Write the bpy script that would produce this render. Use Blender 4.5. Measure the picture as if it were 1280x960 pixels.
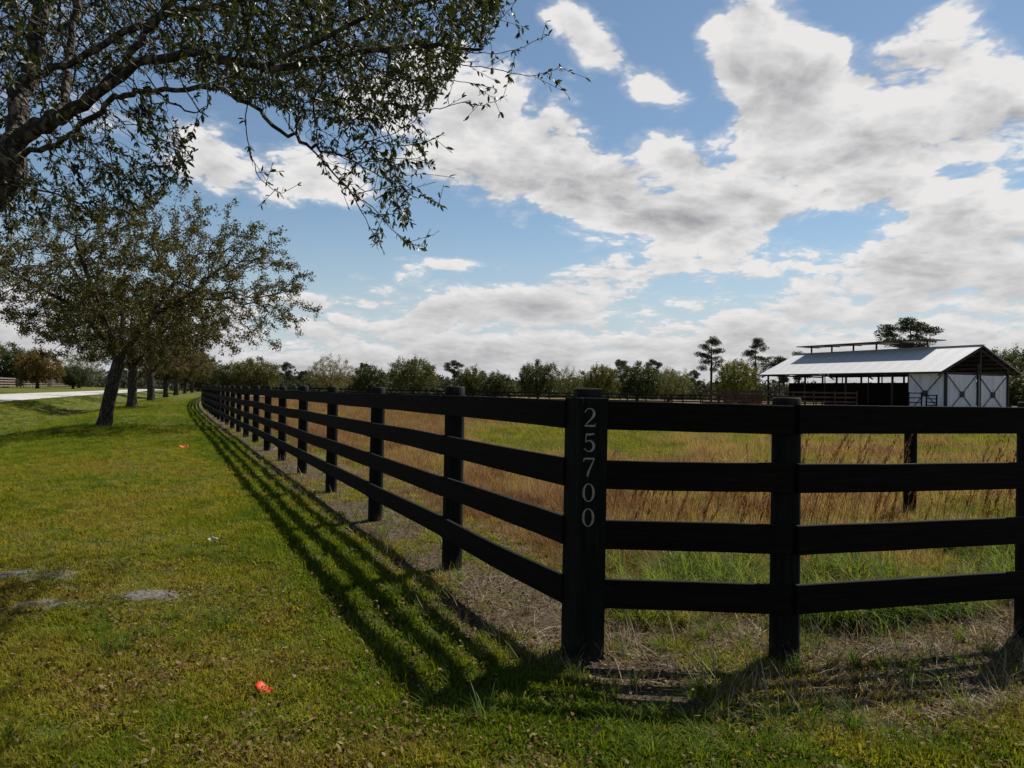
import bpy, bmesh, math, random
import numpy as np
from mathutils import Vector, Matrix, Euler

# ------------------------------------------------------------------ clear
for o in list(bpy.data.objects):
    bpy.data.objects.remove(o)
S = bpy.context.scene
COL = S.collection
R = math.radians

# ------------------------------------------------------------------ camera
CAM_H = 1.38
PITCH, ROLL = 0.55, 1.03
FPX = 985.0                       # focal length in pixels of a 1280 wide frame
cam = bpy.data.cameras.new("camera")
cam.sensor_width = 36.0
cam.lens = FPX / 1280.0 * 36.0
cam.clip_start = 0.05
cam.clip_end = 5000.0
cam_o = bpy.data.objects.new("camera", cam)
COL.objects.link(cam_o)
CAM_ROT = (Matrix.Rotation(R(90 + PITCH), 3, 'X') @ Matrix.Rotation(R(ROLL), 3, 'Z'))
cam_o.matrix_world = Matrix.Translation((0, 0, CAM_H)) @ CAM_ROT.to_4x4()
S.camera = cam_o
CR = np.array(CAM_ROT)


def ray(px, py):
    """direction through a point of the photograph, scaled to unit depth along +Y"""
    d = CR @ np.array([(px - 640.0) / FPX, -(py - 480.0) / FPX, -1.0])
    return d / d[1]


def at(px, py, Y):
    d = ray(px, py)
    return Vector((d[0] * Y, d[1] * Y, CAM_H + d[2] * Y))


def on_ground(px, py, z=0.0):
    d = ray(px, py)
    return at(px, py, (z - CAM_H) / d[2])


def project(P):
    """world points (N,3) -> pixel x, y of the 1280x960 photograph and depth"""
    q = (np.asarray(P) - np.array([0, 0, CAM_H])) @ CR
    dep = -q[:, 2]
    dd = np.where(np.abs(dep) < 1e-3, 1e-3, dep)
    return 640 + FPX * q[:, 0] / dd, 480 - FPX * q[:, 1] / dd, dep


# ------------------------------------------------------------------ sun, sky, exposure
SUN_AZ, SUN_EL = 42.0, 51.5       # degrees, clockwise from the view direction
sun = bpy.data.lights.new("sun", 'SUN')
sun.energy = 5.0
sun.angle = R(0.53)
sun.color = (1.0, 0.955, 0.88)
sun_o = bpy.data.objects.new("sun", sun)
COL.objects.link(sun_o)
sd = Vector((math.sin(R(SUN_AZ)) * math.cos(R(SUN_EL)), math.cos(R(SUN_AZ)) * math.cos(R(SUN_EL)), math.sin(R(SUN_EL))))
sun_o.rotation_euler = sd.to_track_quat('Z', 'Y').to_euler()
sun_o.location = (0, 0, 60)

S.view_settings.view_transform = 'Standard'
S.view_settings.look = 'None'
S.view_settings.exposure = 0.62
S.view_settings.gamma = 1.0
S.view_settings.use_curve_mapping = False


class G:
    """short hand for building a node tree"""
    def __init__(self, tree):
        self.t = tree
        self.n = tree.nodes
        self.l = tree.links

    def node(self, kind, **kw):
        x = self.n.new(kind)
        for k, v in kw.items():
            setattr(x, k, v)
        return x

    def put(self, sock, v):
        if hasattr(v, 'is_output'):
            self.l.new(v, sock)
        else:
            sock.default_value = v

    def m(self, op, a, b=None, c=None, clamp=False):
        x = self.node('ShaderNodeMath', operation=op, use_clamp=clamp)
        self.put(x.inputs[0], a)
        if b is not None:
            self.put(x.inputs[1], b)
        if c is not None:
            self.put(x.inputs[2], c)
        return x.outputs[0]

    def vm(self, op, a, b=None, out=0):
        x = self.node('ShaderNodeVectorMath', operation=op)
        self.put(x.inputs[0], a)
        if b is not None:
            self.put(x.inputs[1], b)
        return x.outputs[out]

    def noise(self, vec, scale, detail=4.0, rough=0.5, dist=0.0, out='Fac', lac=2.0):
        x = self.node('ShaderNodeTexNoise')
        if vec is not None:
            self.put(x.inputs['Vector'], vec)
        x.inputs['Scale'].default_value = scale
        x.inputs['Detail'].default_value = detail
        x.inputs['Roughness'].default_value = rough
        x.inputs['Lacunarity'].default_value = lac
        x.inputs['Distortion'].default_value = dist
        return x.outputs[out]

    def ramp(self, fac, lo, hi, to=(0.0, 1.0), smooth=True):
        x = self.node('ShaderNodeMapRange', clamp=True)
        x.interpolation_type = 'SMOOTHSTEP' if smooth else 'LINEAR'
        self.put(x.inputs[0], fac)
        self.put(x.inputs[1], lo)
        self.put(x.inputs[2], hi)
        self.put(x.inputs[3], to[0])
        self.put(x.inputs[4], to[1])
        return x.outputs[0]

    def mix(self, f, a, b, mode='MIX'):
        x = self.node('ShaderNodeMix', data_type='RGBA', blend_type=mode)
        self.put(x.inputs[0], f)
        for s, v in ((x.inputs[6], a), (x.inputs[7], b)):
            if hasattr(v, 'is_output'):
                self.l.new(v, s)
            else:
                s.default_value = (v[0], v[1], v[2], 1.0)
        return x.outputs[2]

    def bump(self, h, strength=0.4, dist=0.02):
        x = self.node('ShaderNodeBump')
        x.inputs['Strength'].default_value = strength
        x.inputs['Distance'].default_value = dist
        self.put(x.inputs['Height'], h)
        return x.outputs[0]


CL0, CL1 = -0.05, 0.12


def build_world():
    w = bpy.data.worlds.new("World")
    S.world = w
    w.use_nodes = True
    g = G(w.node_tree)
    g.n.clear()
    out = g.node('ShaderNodeOutputWorld')
    bg = g.node('ShaderNodeBackground')
    bg.inputs[1].default_value = 0.066
    g.l.new(bg.outputs[0], out.inputs[0])
    sky = g.node('ShaderNodeTexSky', sky_type='NISHITA')
    sky.sun_disc = False
    sky.sun_elevation = R(SUN_EL)
    sky.sun_rotation = R(SUN_AZ)
    sky.air_density = 1.0
    sky.dust_density = 0.15
    sky.ozone_density = 3.0
    d = g.node('ShaderNodeTexCoord').outputs['Generated']
    sp = g.node('ShaderNodeSeparateXYZ')
    g.l.new(d, sp.inputs[0])
    x, y, z = sp.outputs
    az = g.m('ARCTAN2', x, y)
    zc = g.m('MAXIMUM', z, 0.0)
    el = g.m('ARCSINE', g.m('MINIMUM', zc, 1.0))
    cb = g.node('ShaderNodeCombineXYZ')
    g.l.new(az, cb.inputs[0]); g.l.new(el, cb.inputs[1])
    ae = cb.outputs[0]
    # the cloud layer seen in perspective: flat, slightly curved deck
    inv = g.m('DIVIDE', 1.0, g.m('ADD', zc, 0.26))
    cp = g.node('ShaderNodeCombineXYZ')
    g.l.new(g.m('MULTIPLY', x, inv), cp.inputs[0])
    g.l.new(g.m('MULTIPLY', y, inv), cp.inputs[1])
    cp.inputs[2].default_value = 3.7
    P = cp.outputs[0]
    # hand placed banks and gaps: (px, py, rx, ry, tilt, weight)
    B = [
        (640, 180, 150, 95, 0.25, 0.55), (725, 215, 90, 55, 0.5, 0.28), (560, 110, 90, 60, 0, 0.20), (610, 235, 180, 32, 0, 0.30),
        (1000, 110, 130, 95, 0.2, 0.36), (1130, 210, 150, 90, 0.3, 0.32), (925, 45, 80, 80, 0.3, 0.25), (1230, 160, 90, 120, 0, 0.25),
        (1000, 215, 120, 50, 0.1, 0.22), (1200, 60, 70, 45, 0, 0.20),
        (845, 200, 60, 26, 0.5, 0.42), (705, 22, 45, 26, 0.75, 0.20), (772, 76, 55, 20, 0.75, 0.22), (870, 285, 110, 32, 0.15, 0.5), (780, 275, 90, 26, 0, 0.45), (950, 265, 60, 25, 0.3, 0.2),
        (725, 45, 80, 34, 0.75, 0.50), (820, 100, 44, 24, 0.6, 0.42),
        (265, 205, 52, 44, 0.5, 0.60), (400, 225, 80, 50, 0.1, 0.55), (535, 328, 75, 13, 0.05, 0.42), (375, 376, 50, 12, 0, 0.32), (30, 420, 90, 25, 0, 0.25),
        (760, 345, 130, 30, -0.1, 0.28), (640, 380, 170, 26, -0.1, 0.30), (1130, 340, 260, 55, 0, 0.44), (980, 400, 300, 40, 0, 0.2),
        (150, 60, 180, 90, 0, 0.12),
        # gaps of blue
        (775, 150, 36, 80, -0.65, -0.34), (830, 30, 42, 70, 0.5, -0.25), (655, 25, 30, 30, 0, -0.16), (590, 300, 190, 24, 0, -0.34), (640, 335, 90, 22, -0.15, -0.22),
        (430, 300, 150, 40, 0, -0.25), (240, 330, 160, 45, 0, -0.30), (310, 170, 40, 50, 0.4, -0.2), (1090, 22, 60, 24, 0.2, -0.5),
        (1040, 288, 60, 14, 0.1, -0.34), (885, 150, 32, 60, -0.2, -0.42), (1260, 20, 40, 20, 0, -0.16), (560, 372, 90, 10, 0, -0.08),
    ]
    acc = None
    for (px, py, rx, ry, tilt, wt) in B:
        dr = Vector(ray(px, py)).normalized()
        a0, e0 = math.atan2(dr.x, dr.y), math.asin(dr.z)
        mp = g.node('ShaderNodeMapping', vector_type='TEXTURE')
        g.l.new(ae, mp.inputs[0])
        mp.inputs['Location'].default_value = (a0, e0, 0)
        mp.inputs['Rotation'].default_value = (0, 0, -tilt)
        mp.inputs['Scale'].default_value = (rx / FPX * 0.93, ry / FPX * 0.95, 1)
        q = g.vm('DOT_PRODUCT', mp.outputs[0], mp.outputs[0], out=1)
        gs = g.m('POWER', 0.34, q)
        acc = g.m('MULTIPLY', gs, wt) if acc is None else g.m('MULTIPLY_ADD', gs, wt, acc)
    # low band of cloud towards the horizon
    band = g.m('ADD', g.ramp(el, 0.15, 0.07, (0.0, 0.36)), g.ramp(el, 0.09, 0.02, (0.0, 0.26)))
    bias = g.m('MULTIPLY', g.m('ADD', acc, band), 0.98)
    # warp the outline
    wn = g.noise(P, 3.0, 4, 0.55, out='Color')
    wv = g.node('ShaderNodeVectorMath', operation='SCALE')
    g.l.new(g.vm('SUBTRACT', wn, (0.5, 0.5, 0.5)), wv.inputs[0])
    wv.inputs['Scale'].default_value = 0.16
    Pw = g.vm('ADD', P, wv.outputs[0])

    def billow(vec, det):
        """fractal noise plus rounded cauliflower cells"""
        n = g.noise(vec, 2.1, det, 0.55)
        v1 = g.node('ShaderNodeTexVoronoi', feature='F1')
        g.l.new(vec, v1.inputs['Vector'])
        v1.inputs['Scale'].default_value = 6.5
        v1.inputs['Detail'].default_value = min(det, 3)
        v1.inputs['Roughness'].default_value = 0.55
        v1.inputs['Lacunarity'].default_value = 2.3
        c = g.m('SUBTRACT', 0.42, v1.outputs['Distance'])
        return g.m('ADD', g.m('MULTIPLY', g.m('SUBTRACT', n, 0.5), 1.55), g.m('MULTIPLY', c, 0.46))
    n1 = billow(Pw, 9)
    sunP = Vector((sd.x, sd.y, 0)) / (sd.z + 0.26)
    # towards the sun in the layer: a second sample gives the lit side of each billow
    tos = g.vm('SUBTRACT', (sunP.x, sunP.y, 3.7), P)
    ts = g.node('ShaderNodeVectorMath', operation='SCALE')
    g.l.new(g.vm('NORMALIZE', tos), ts.inputs[0])
    ts.inputs['Scale'].default_value = 0.085
    n2 = billow(g.vm('ADD', Pw, ts.outputs[0]), 4)
    dens = g.m('ADD', n1, bias)
    wisp = g.noise(g.vm('MULTIPLY', Pw, (1.0, 1.0, 1.0)), 13.0, 6, 0.65)
    dens = g.m('ADD', dens, g.m('MULTIPLY', g.m('SUBTRACT', wisp, 0.5), 0.32))
    alpha = g.ramp(dens, CL0, CL1)
    alpha = g.m('MAXIMUM', alpha, g.ramp(dens, CL0 - 0.13, CL1, (0.0, 0.35)))
    thick = g.ramp(dens, CL1 - 0.04, CL1 + 0.62)
    relief = g.m('MULTIPLY', g.m('SUBTRACT', n2, n1), g.ramp(el, 0.04, 0.30, (0.75, 1.5)))
    shade = g.m('ADD', g.m('MULTIPLY', thick, g.ramp(el, 0.05, 0.22, (0.50, 0.80))), relief)
    shade = g.m('ADD', shade, g.m('MULTIPLY', g.m('SUBTRACT', 0.5, wisp), 0.22))
    low = g.ramp(el, 0.20, 0.03, (0.0, 0.22))
    shade = g.m('ADD', g.m('ADD', shade, low), 0.02, clamp=True)
    ccol = g.mix(shade, (8.05, 7.95, 7.9), (2.7, 2.75, 3.0))
    sk = g.mix(1.0, sky.outputs[0], (0.95, 0.94, 0.88), 'MULTIPLY')
    sk = g.mix(g.ramp(el, 0.22, 0.0, (0.0, 0.85)), sk, (5.0, 5.7, 6.4))
    col = g.mix(alpha, sk, ccol)
    g.l.new(col, bg.inputs[0])
    w.cycles.sampling_method = 'MANUAL'
    w.cycles.sample_map_resolution = 512


build_world()

# ------------------------------------------------------------------ small helpers

def tag(o, label=None, cat=None, group=None, kind=None):
    if label: o['label'] = label
    if cat: o['category'] = cat
    if group: o['group'] = group
    if kind: o['kind'] = kind
    return o


def link(name, me, mat=None, parent=None):
    o = bpy.data.objects.new(name, me)
    COL.objects.link(o)
    if mat is not None and me is not None and len(me.materials) == 0:
        for q in (mat if isinstance(mat, (list, tuple)) else [mat]):
            me.materials.append(q)
    if parent is not None:
        o.parent = parent
    return o


def empty(name, loc=(0, 0, 0), rz=0.0):
    o = bpy.data.objects.new(name, None)
    o.empty_display_size = 0.2
    o.location = loc
    o.rotation_euler = (0, 0, rz)
    COL.objects.link(o)
    return o


def mesh_np(name, V, F, smooth=False, mats=None):
    """fast mesh from arrays; F is a list of (M,k) index arrays"""
    me = bpy.data.meshes.new(name)
    V = np.asarray(V, dtype=np.float32)
    me.vertices.add(len(V))
    me.vertices.foreach_set('co', V.ravel())
    if not isinstance(F, list):
        F = [F]
    F = [np.asarray(f, dtype=np.int32) for f in F if len(f)]
    idx = np.concatenate([f.ravel() for f in F]) if F else np.zeros(0, np.int32)
    cnt = np.concatenate([np.full(len(f), f.shape[1], np.int32) for f in F]) if F else np.zeros(0, np.int32)
    me.loops.add(len(idx))
    me.loops.foreach_set('vertex_index', idx)
    me.polygons.add(len(cnt))
    st = np.concatenate([[0], np.cumsum(cnt)[:-1]]).astype(np.int32) if len(cnt) else np.zeros(0, np.int32)
    me.polygons.foreach_set('loop_start', st)
    try:
        me.polygons.foreach_set('loop_total', cnt)
    except Exception:
        pass
    if smooth:
        me.polygons.foreach_set('use_smooth', np.ones(len(cnt), dtype=bool))
    if mats is not None:
        me.polygons.foreach_set('material_index', np.asarray(mats, np.int32))
    me.update(calc_edges=True)
    me.validate()
    return me


class MB:
    """collects simple solids into one mesh"""
    def __init__(self):
        self.bm = bmesh.new()

    def box(self, c, size, rot=None, bevel=0.0):
        r = bmesh.ops.create_cube(self.bm, size=1.0)
        vs = r['verts']
        bmesh.ops.scale(self.bm, vec=Vector(size), verts=vs)
        if bevel > 0:
            es = list({e for v in vs for e in v.link_edges})
            b = bmesh.ops.bevel(self.bm, geom=es, offset=bevel, segments=1, affect='EDGES')
            vs = list({v for f in b['faces'] for v in f.verts} | {v for v in vs if v.is_valid})
        M = Matrix.Translation(Vector(c))
        if rot is not None:
            M = M @ (rot.to_4x4() if isinstance(rot, Matrix) else Euler(rot).to_matrix().to_4x4())
        bmesh.ops.transform(self.bm, matrix=M, verts=vs)
        return self

    def bar(self, a, b, w, h=None, bevel=0.0):
        """rectangular bar from a to b; h is measured towards +Z"""
        a, b = Vector(a), Vector(b)
        d = b - a
        L = d.length
        if L < 1e-6:
            return self
        xax = d.normalized()
        up = Vector((0, 0, 1)) if abs(xax.z) < 0.95 else Vector((0, 1, 0))
        yax = up.cross(xax).normalized()
        zax = xax.cross(yax)
        M = Matrix((xax, yax, zax)).transposed()
        return self.box((a + b) / 2, (L, w, h or w), M, bevel)

    def cyl(self, a, b, r0, r1=None, seg=10):
        a, b = Vector(a), Vector(b)
        d = b - a
        r1 = r0 if r1 is None else r1
        r = bmesh.ops.create_cone(self.bm, cap_ends=True, segments=seg, radius1=r0, radius2=r1, depth=d.length)
        q = d.to_track_quat('Z', 'Y').to_matrix().to_4x4()
        bmesh.ops.transform(self.bm, matrix=Matrix.Translation((a + b) / 2) @ q, verts=r['verts'])
        return self

    def poly(self, pts, thick):
        """closed outline (3-D points, planar) extruded by the vector thick"""
        vs = [self.bm.verts.new(p) for p in pts]
        f = self.bm.faces.new(vs)
        e = bmesh.ops.extrude_face_region(self.bm, geom=[f])
        nv = [v for v in e['geom'] if isinstance(v, bmesh.types.BMVert)]
        bmesh.ops.translate(self.bm, vec=Vector(thick), verts=nv)
        return self

    def mesh(self, name, smooth=False):
        bmesh.ops.recalc_face_normals(self.bm, faces=self.bm.faces)
        me = bpy.data.meshes.new(name)
        self.bm.to_mesh(me)
        self.bm.free()
        if smooth:
            for p in me.polygons:
                p.use_smooth = True
        return me

    def build(self, name, mat, parent=None, smooth=False):
        return link(name, self.mesh(name, smooth), mat, parent)


# numpy value noise, used to scatter and to shape the ground
_NR = np.random.RandomState(11)
_TAB = _NR.rand(256, 256)


def vnoise(x, y):
    xi = np.floor(x).astype(int); yi = np.floor(y).astype(int)
    fx = x - xi; fy = y - yi
    fx = fx * fx * (3 - 2 * fx); fy = fy * fy * (3 - 2 * fy)
    a = _TAB[xi & 255, yi & 255]; b = _TAB[(xi + 1) & 255, yi & 255]
    c = _TAB[xi & 255, (yi + 1) & 255]; d = _TAB[(xi + 1) & 255, (yi + 1) & 255]
    return (a * (1 - fx) + b * fx) * (1 - fy) + (c * (1 - fx) + d * fx) * fy


def fbm(x, y, o=4):
    s = 0; a = 0.5; t = 0
    for i in range(o):
        s = s + a * vnoise(x + 17.3 * i, y + 9.1 * i); t += a
        x = x * 2.03; y = y * 2.03; a *= 0.5
    return s / t


def sstep(x, a, b):
    t = np.clip((x - a) / (b - a), 0, 1)
    return t * t * (3 - 2 * t)


# ------------------------------------------------------------------ layout of the land
P0 = np.array([0.385, 4.23])                       # corner post
FD = np.array([-0.4027, 0.9153])                   # run of the long fence
FN = np.array([-0.9153, -0.4027])                  # outwards (towards the lawn and road)


def long_fence(s):
    """point on the long fence at run s (m); it bends a little to the right far away"""
    s = np.asarray(s, float)
    b = np.clip((s - 30.0) / 50.0, 0, None)
    off = np.where(b < 1, 0.5 * b * b * 50 * 0.06, (b - 0.5) * 50 * 0.06)
    return P0[0] + FD[0] * s - FN[0] * off, P0[1] + FD[1] * s - FN[1] * off


def sw(x, y):
    """along-fence run and outward distance from the fence line"""
    rx, ry = x - P0[0], y - P0[1]
    s = rx * FD[0] + ry * FD[1]
    b = np.clip((s - 30.0) / 50.0, 0, None)
    off = np.where(b < 1, 0.5 * b * b * 50 * 0.06, (b - 0.5) * 50 * 0.06)
    return s, rx * FN[0] + ry * FN[1] + off


ROAD0, ROAD1 = 10.7, 17.7
RIGHT = [np.array([0.47, 4.20]), np.array([1.45, 4.12]), np.array([3.06, 4.62]), np.array([4.75, 5.75]), np.array([6.1, 7.4])]


def seg_dist(x, y, a, b):
    d = b - a
    t = np.clip(((x - a[0]) * d[0] + (y - a[1]) * d[1]) / (d @ d), 0, 1)
    ex, ey = x - a[0] - t * d[0], y - a[1] - t * d[1]
    side = d[0] * (y - a[1]) - d[1] * (x - a[0])      # > 0 on the paddock side of the right hand fence
    return np.hypot(ex, ey), side


def fence_field(x, y):
    """signed distance from the nearest fence line, positive on the lawn side"""
    s, w = sw(x, y)
    dl = np.where(s > 0, np.abs(w), np.hypot(x - P0[0], y - P0[1]))
    best = dl; sign_out = np.where(s > 0, w > 0, True)
    inside_r = np.zeros_like(best, bool); dr = np.full_like(best, 1e9); sd_ = np.zeros_like(best)
    for a, b in zip(RIGHT[:-1], RIGHT[1:]):
        d, sde = seg_dist(x, y, a, b)
        m = d < dr
        dr = np.where(m, d, dr); sd_ = np.where(m, sde, sd_)
    inside = (w < 0) & ((sd_ > 0) | (y > 9))
    d = np.minimum(dl, dr)
    return np.where(inside, -d, d)


def wide_strip(x, y):
    """the bare strip reaches further out in front of the right-hand rails"""
    return 0.42 * sstep(x, 0.2, 0.8) * (1 - sstep(y, 6, 8))


def height(x, y):
    x = np.asarray(x, float); y = np.asarray(y, float)
    s, w = sw(x, y)
    z = 0.02 * (fbm(x * 0.9, y * 0.9) - 0.5) + 0.05 * (fbm(x * 0.13 + 5, y * 0.13) - 0.5) * sstep(np.hypot(x, y), 4, 15)
    sw_ = np.exp(-((w - 7.2) / 1.75) ** 2)
    z = z - 0.42 * sw_
    z = z + 0.28 * sstep(w, 8.2, ROAD0 - 0.2) + 0.32 * sstep(w, ROAD1 + 0.5, 24)
    z = np.where((w > ROAD0 - 0.4) & (w < ROAD1 + 0.4), 0.27 + 0.0 * z, z)
    # low sandy mounds on the lawn
    for mx, my, r, h in MOUNDS:
        z = z + h * np.exp(-(((x - mx) / (r * 1.5)) ** 2 + ((y - my) / r) ** 2))
    return z


_m = [on_ground(185, 748), on_ground(30, 735), on_ground(48, 756), on_ground(8, 778)]
MOUNDS = [(_m[0].x, _m[0].y, 0.17, 0.045), (_m[1].x - 0.1, _m[1].y + 0.2, 0.28, 0.05), (_m[2].x, _m[2].y, 0.13, 0.03), (_m[3].x, _m[3].y, 0.25, -0.05)]


def hz(x, y):
    return float(height(np.array([x]), np.array([y]))[0])


# ------------------------------------------------------------------ materials

def material(name):
    m = bpy.data.materials.new(name)
    m.use_nodes = True
    g = G(m.node_tree)
    return m, g, g.n['Principled BSDF']


def mat_plain(name, col, rough=0.7, spec=0.3, metal=0.0, var=0.25, scale=6.0, bump=0.0, bscale=30.0, stretch=None):
    m, g, p = material(name)
    tc = g.node('ShaderNodeTexCoord').outputs['Object']
    v = tc
    if stretch:
        v = g.vm('MULTIPLY', tc, stretch)
    n = g.noise(v, scale, 5, 0.6)
    c = g.mix(g.ramp(n, 0.3, 0.7), tuple(x * (1 - var) for x in col), tuple(min(1, x * (1 + var)) for x in col))
    g.l.new(c, p.inputs['Base Color'])
    p.inputs['Roughness'].default_value = rough
    p.inputs['Specular IOR Level'].default_value = spec
    p.inputs['Metallic'].default_value = metal
    if bump:
        g.l.new(g.bump(g.noise(v, bscale, 4, 0.6), bump, 0.01), p.inputs['Normal'])
    return m


def mat_board():
    m, g, p = material('black_painted_wood')
    tc = g.node('ShaderNodeTexCoord').outputs['Object']
    oi = g.node('ShaderNodeObjectInfo').outputs['Random']
    off = g.node('ShaderNodeCombineXYZ')
    g.l.new(g.m('MULTIPLY', oi, 37.0), off.inputs[0])
    v = g.vm('ADD', tc, off.outputs[0])
    grain = g.noise(g.vm('MULTIPLY', v, (1.2, 30.0, 30.0)), 2.2, 6, 0.65, 0.4)
    worn = g.noise(g.vm('MULTIPLY', v, (3.0, 9.0, 9.0)), 2.5, 6, 0.7)
    c = g.mix(g.ramp(grain, 0.3, 0.75), (0.0030, 0.0025, 0.0018), (0.0110, 0.0088, 0.0060))
    c = g.mix(g.ramp(worn, 0.60, 0.80, (0, 0.65)), c, (0.034, 0.030, 0.020))
    g.l.new(c, p.inputs['Base Color'])
    p.inputs['Roughness'].default_value = 0.8
    p.inputs['Specular IOR Level'].default_value = 0.07
    g.l.new(g.bump(grain, 0.5, 0.004), p.inputs['Normal'])
    return m


def mat_post():
    m, g, p = material('creosoted_post_wood')
    tc = g.node('ShaderNodeTexCoord').outputs['Object']
    grain = g.noise(g.vm('MULTIPLY', tc, (40.0, 40.0, 2.0)), 1.5, 6, 0.65, 0.3)
    c = g.mix(g.ramp(grain, 0.3, 0.75), (0.0035, 0.0034, 0.003), (0.014, 0.012, 0.0095))
    geo = g.node('ShaderNodeNewGeometry')
    sp = g.node('ShaderNodeSeparateXYZ')
    g.l.new(geo.outputs['True Normal'], sp.inputs[0])
    sz = g.node('ShaderNodeSeparateXYZ')
    g.l.new(tc, sz.inputs[0])
    # sawn end grain and the top few centimetres are weathered grey
    top = g.m('MULTIPLY', g.ramp(sz.outputs[2], 1.33, 1.40), g.ramp(g.noise(tc, 9, 4, 0.6), 0.35, 0.6, (0.2, 0.9)))
    c = g.mix(top, c, (0.030, 0.027, 0.023))
    foot = g.m('MULTIPLY', g.ramp(sz.outputs[2], 0.16, 0.02), g.ramp(g.noise(tc, 14, 4, 0.6), 0.4, 0.65, (0.0, 0.7)))
    c = g.mix(foot, c, (0.05, 0.042, 0.03))
    g.l.new(c, p.inputs['Base Color'])
    p.inputs['Roughness'].default_value = 0.85
    p.inputs['Specular IOR Level'].default_value = 0.12
    g.l.new(g.bump(grain, 0.6, 0.006), p.inputs['Normal'])
    return m


def mat_bark(name='oak_bark', dark=(0.028, 0.022, 0.016), light=(0.145, 0.115, 0.085), sc=1.0):
    m, g, p = material(name)
    tc = g.node('ShaderNodeTexCoord').outputs['Object']
    v = g.vm('MULTIPLY', tc, (9.0 * sc, 9.0 * sc, 2.6 * sc))
    vo = g.node('ShaderNodeTexVoronoi', feature='DISTANCE_TO_EDGE')
    g.l.new(g.vm('ADD', v, g.vm('MULTIPLY', g.noise(tc, 6 * sc, 3, 0.6, out='Color'), (1.5, 1.5, 1.5))), vo.inputs['Vector'])
    vo.inputs['Scale'].default_value = 1.6
    h = g.ramp(vo.outputs['Distance'], 0.0, 0.28)
    n = g.noise(tc, 5 * sc, 6, 0.65)
    f = g.m('MULTIPLY', h, g.ramp(n, 0.25, 0.7, (0.35, 1.0)))
    c = g.mix(f, dark, light)
    lich = g.ramp(g.noise(tc, 3.1 * sc, 5, 0.7), 0.60, 0.72, (0, 0.55))
    c = g.mix(lich, c, (0.16, 0.16, 0.13))
    g.l.new(c, p.inputs['Base Color'])
    p.inputs['Roughness'].default_value = 0.9
    p.inputs['Specular IOR Level'].default_value = 0.15
    g.l.new(g.bump(g.m('ADD', h, g.m('MULTIPLY', n, 0.5)), 0.9, 0.03), p.inputs['Normal'])
    return m


def mat_leaf(name, cols, rough=0.42, spec=0.45, transl=0.3, tint=True, seed_scale=1.0):
    """leaf material: colour varies from leaf to leaf (per mesh island)"""
    m, g, p = material(name)
    geo = g.node('ShaderNodeNewGeometry')
    rnd = geo.outputs['Random Per Island']
    cr = g.node('ShaderNodeValToRGB')
    el = cr.color_ramp.elements
    el[0].position = 0.0; el[0].color = (*cols[0], 1)
    el[1].position = 1.0; el[1].color = (*cols[-1], 1)
    for i, c in enumerate(cols[1:-1]):
        e = el.new((i + 1) / (len(cols) - 1)); e.color = (*c, 1)
    g.l.new(rnd, cr.inputs[0])
    c = cr.outputs[0]
    if tint:
        oc = g.node('ShaderNodeObjectInfo').outputs['Color']
        c = g.mix(1.0, c, oc, 'MULTIPLY')
    g.l.new(c, p.inputs['Base Color'])
    p.inputs['Roughness'].default_value = rough
    p.inputs['Specular IOR Level'].default_value = spec
    tr = g.node('ShaderNodeBsdfTranslucent')
    g.l.new(g.mix(1.0, c, (1.5, 1.35, 0.55), 'MULTIPLY'), tr.inputs[0])
    mx = g.node('ShaderNodeMixShader')
    mx.inputs[0].default_value = transl
    g.l.new(p.outputs[0], mx.inputs[1]); g.l.new(tr.outputs[0], mx.inputs[2])
    g.l.new(mx.outputs[0], g.n['Material Output'].inputs[0])
    return m


def mat_blades(name, cols, tipcol, transl=0.35, rough=0.5, spec=0.3):
    """grass: colour by the patch it grows in ('tint' of the instance) and from root to tip"""
    m, g, p = material(name)
    at_ = g.node('ShaderNodeAttribute', attribute_type='INSTANCER')
    at_.attribute_name = 'tint'
    rnd = g.node('ShaderNodeNewGeometry').outputs['Random Per Island']
    f = g.m('ADD', at_.outputs['Fac'], g.m('MULTIPLY', g.m('SUBTRACT', rnd, 0.5), 0.55), clamp=True)
    cr = g.node('ShaderNodeValToRGB')
    el = cr.color_ramp.elements
    el[0].position = 0.0; el[0].color = (*cols[0], 1)
    el[1].position = 1.0; el[1].color = (*cols[-1], 1)
    for i, c in enumerate(cols[1:-1]):
        e = el.new((i + 1) / (len(cols) - 1)); e.color = (*c, 1)
    g.l.new(f, cr.inputs[0])
    ta = g.node('ShaderNodeAttribute', attribute_type='GEOMETRY')
    ta.attribute_name = 'along'
    c = g.mix(g.m('MULTIPLY', ta.outputs['Fac'], 0.25), cr.outputs[0], tipcol)
    g.l.new(c, p.inputs['Base Color'])
    p.inputs['Roughness'].default_value = rough
    p.inputs['Specular IOR Level'].default_value = spec
    tr = g.node('ShaderNodeBsdfTranslucent')
    g.l.new(g.mix(1.0, c, (1.35, 1.25, 0.6), 'MULTIPLY'), tr.inputs[0])
    mx = g.node('ShaderNodeMixShader')
    mx.inputs[0].default_value = transl
    g.l.new(p.outputs[0], mx.inputs[1]); g.l.new(tr.outputs[0], mx.inputs[2])
    g.l.new(mx.outputs[0], g.n['Material Output'].inputs[0])
    return m


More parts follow.
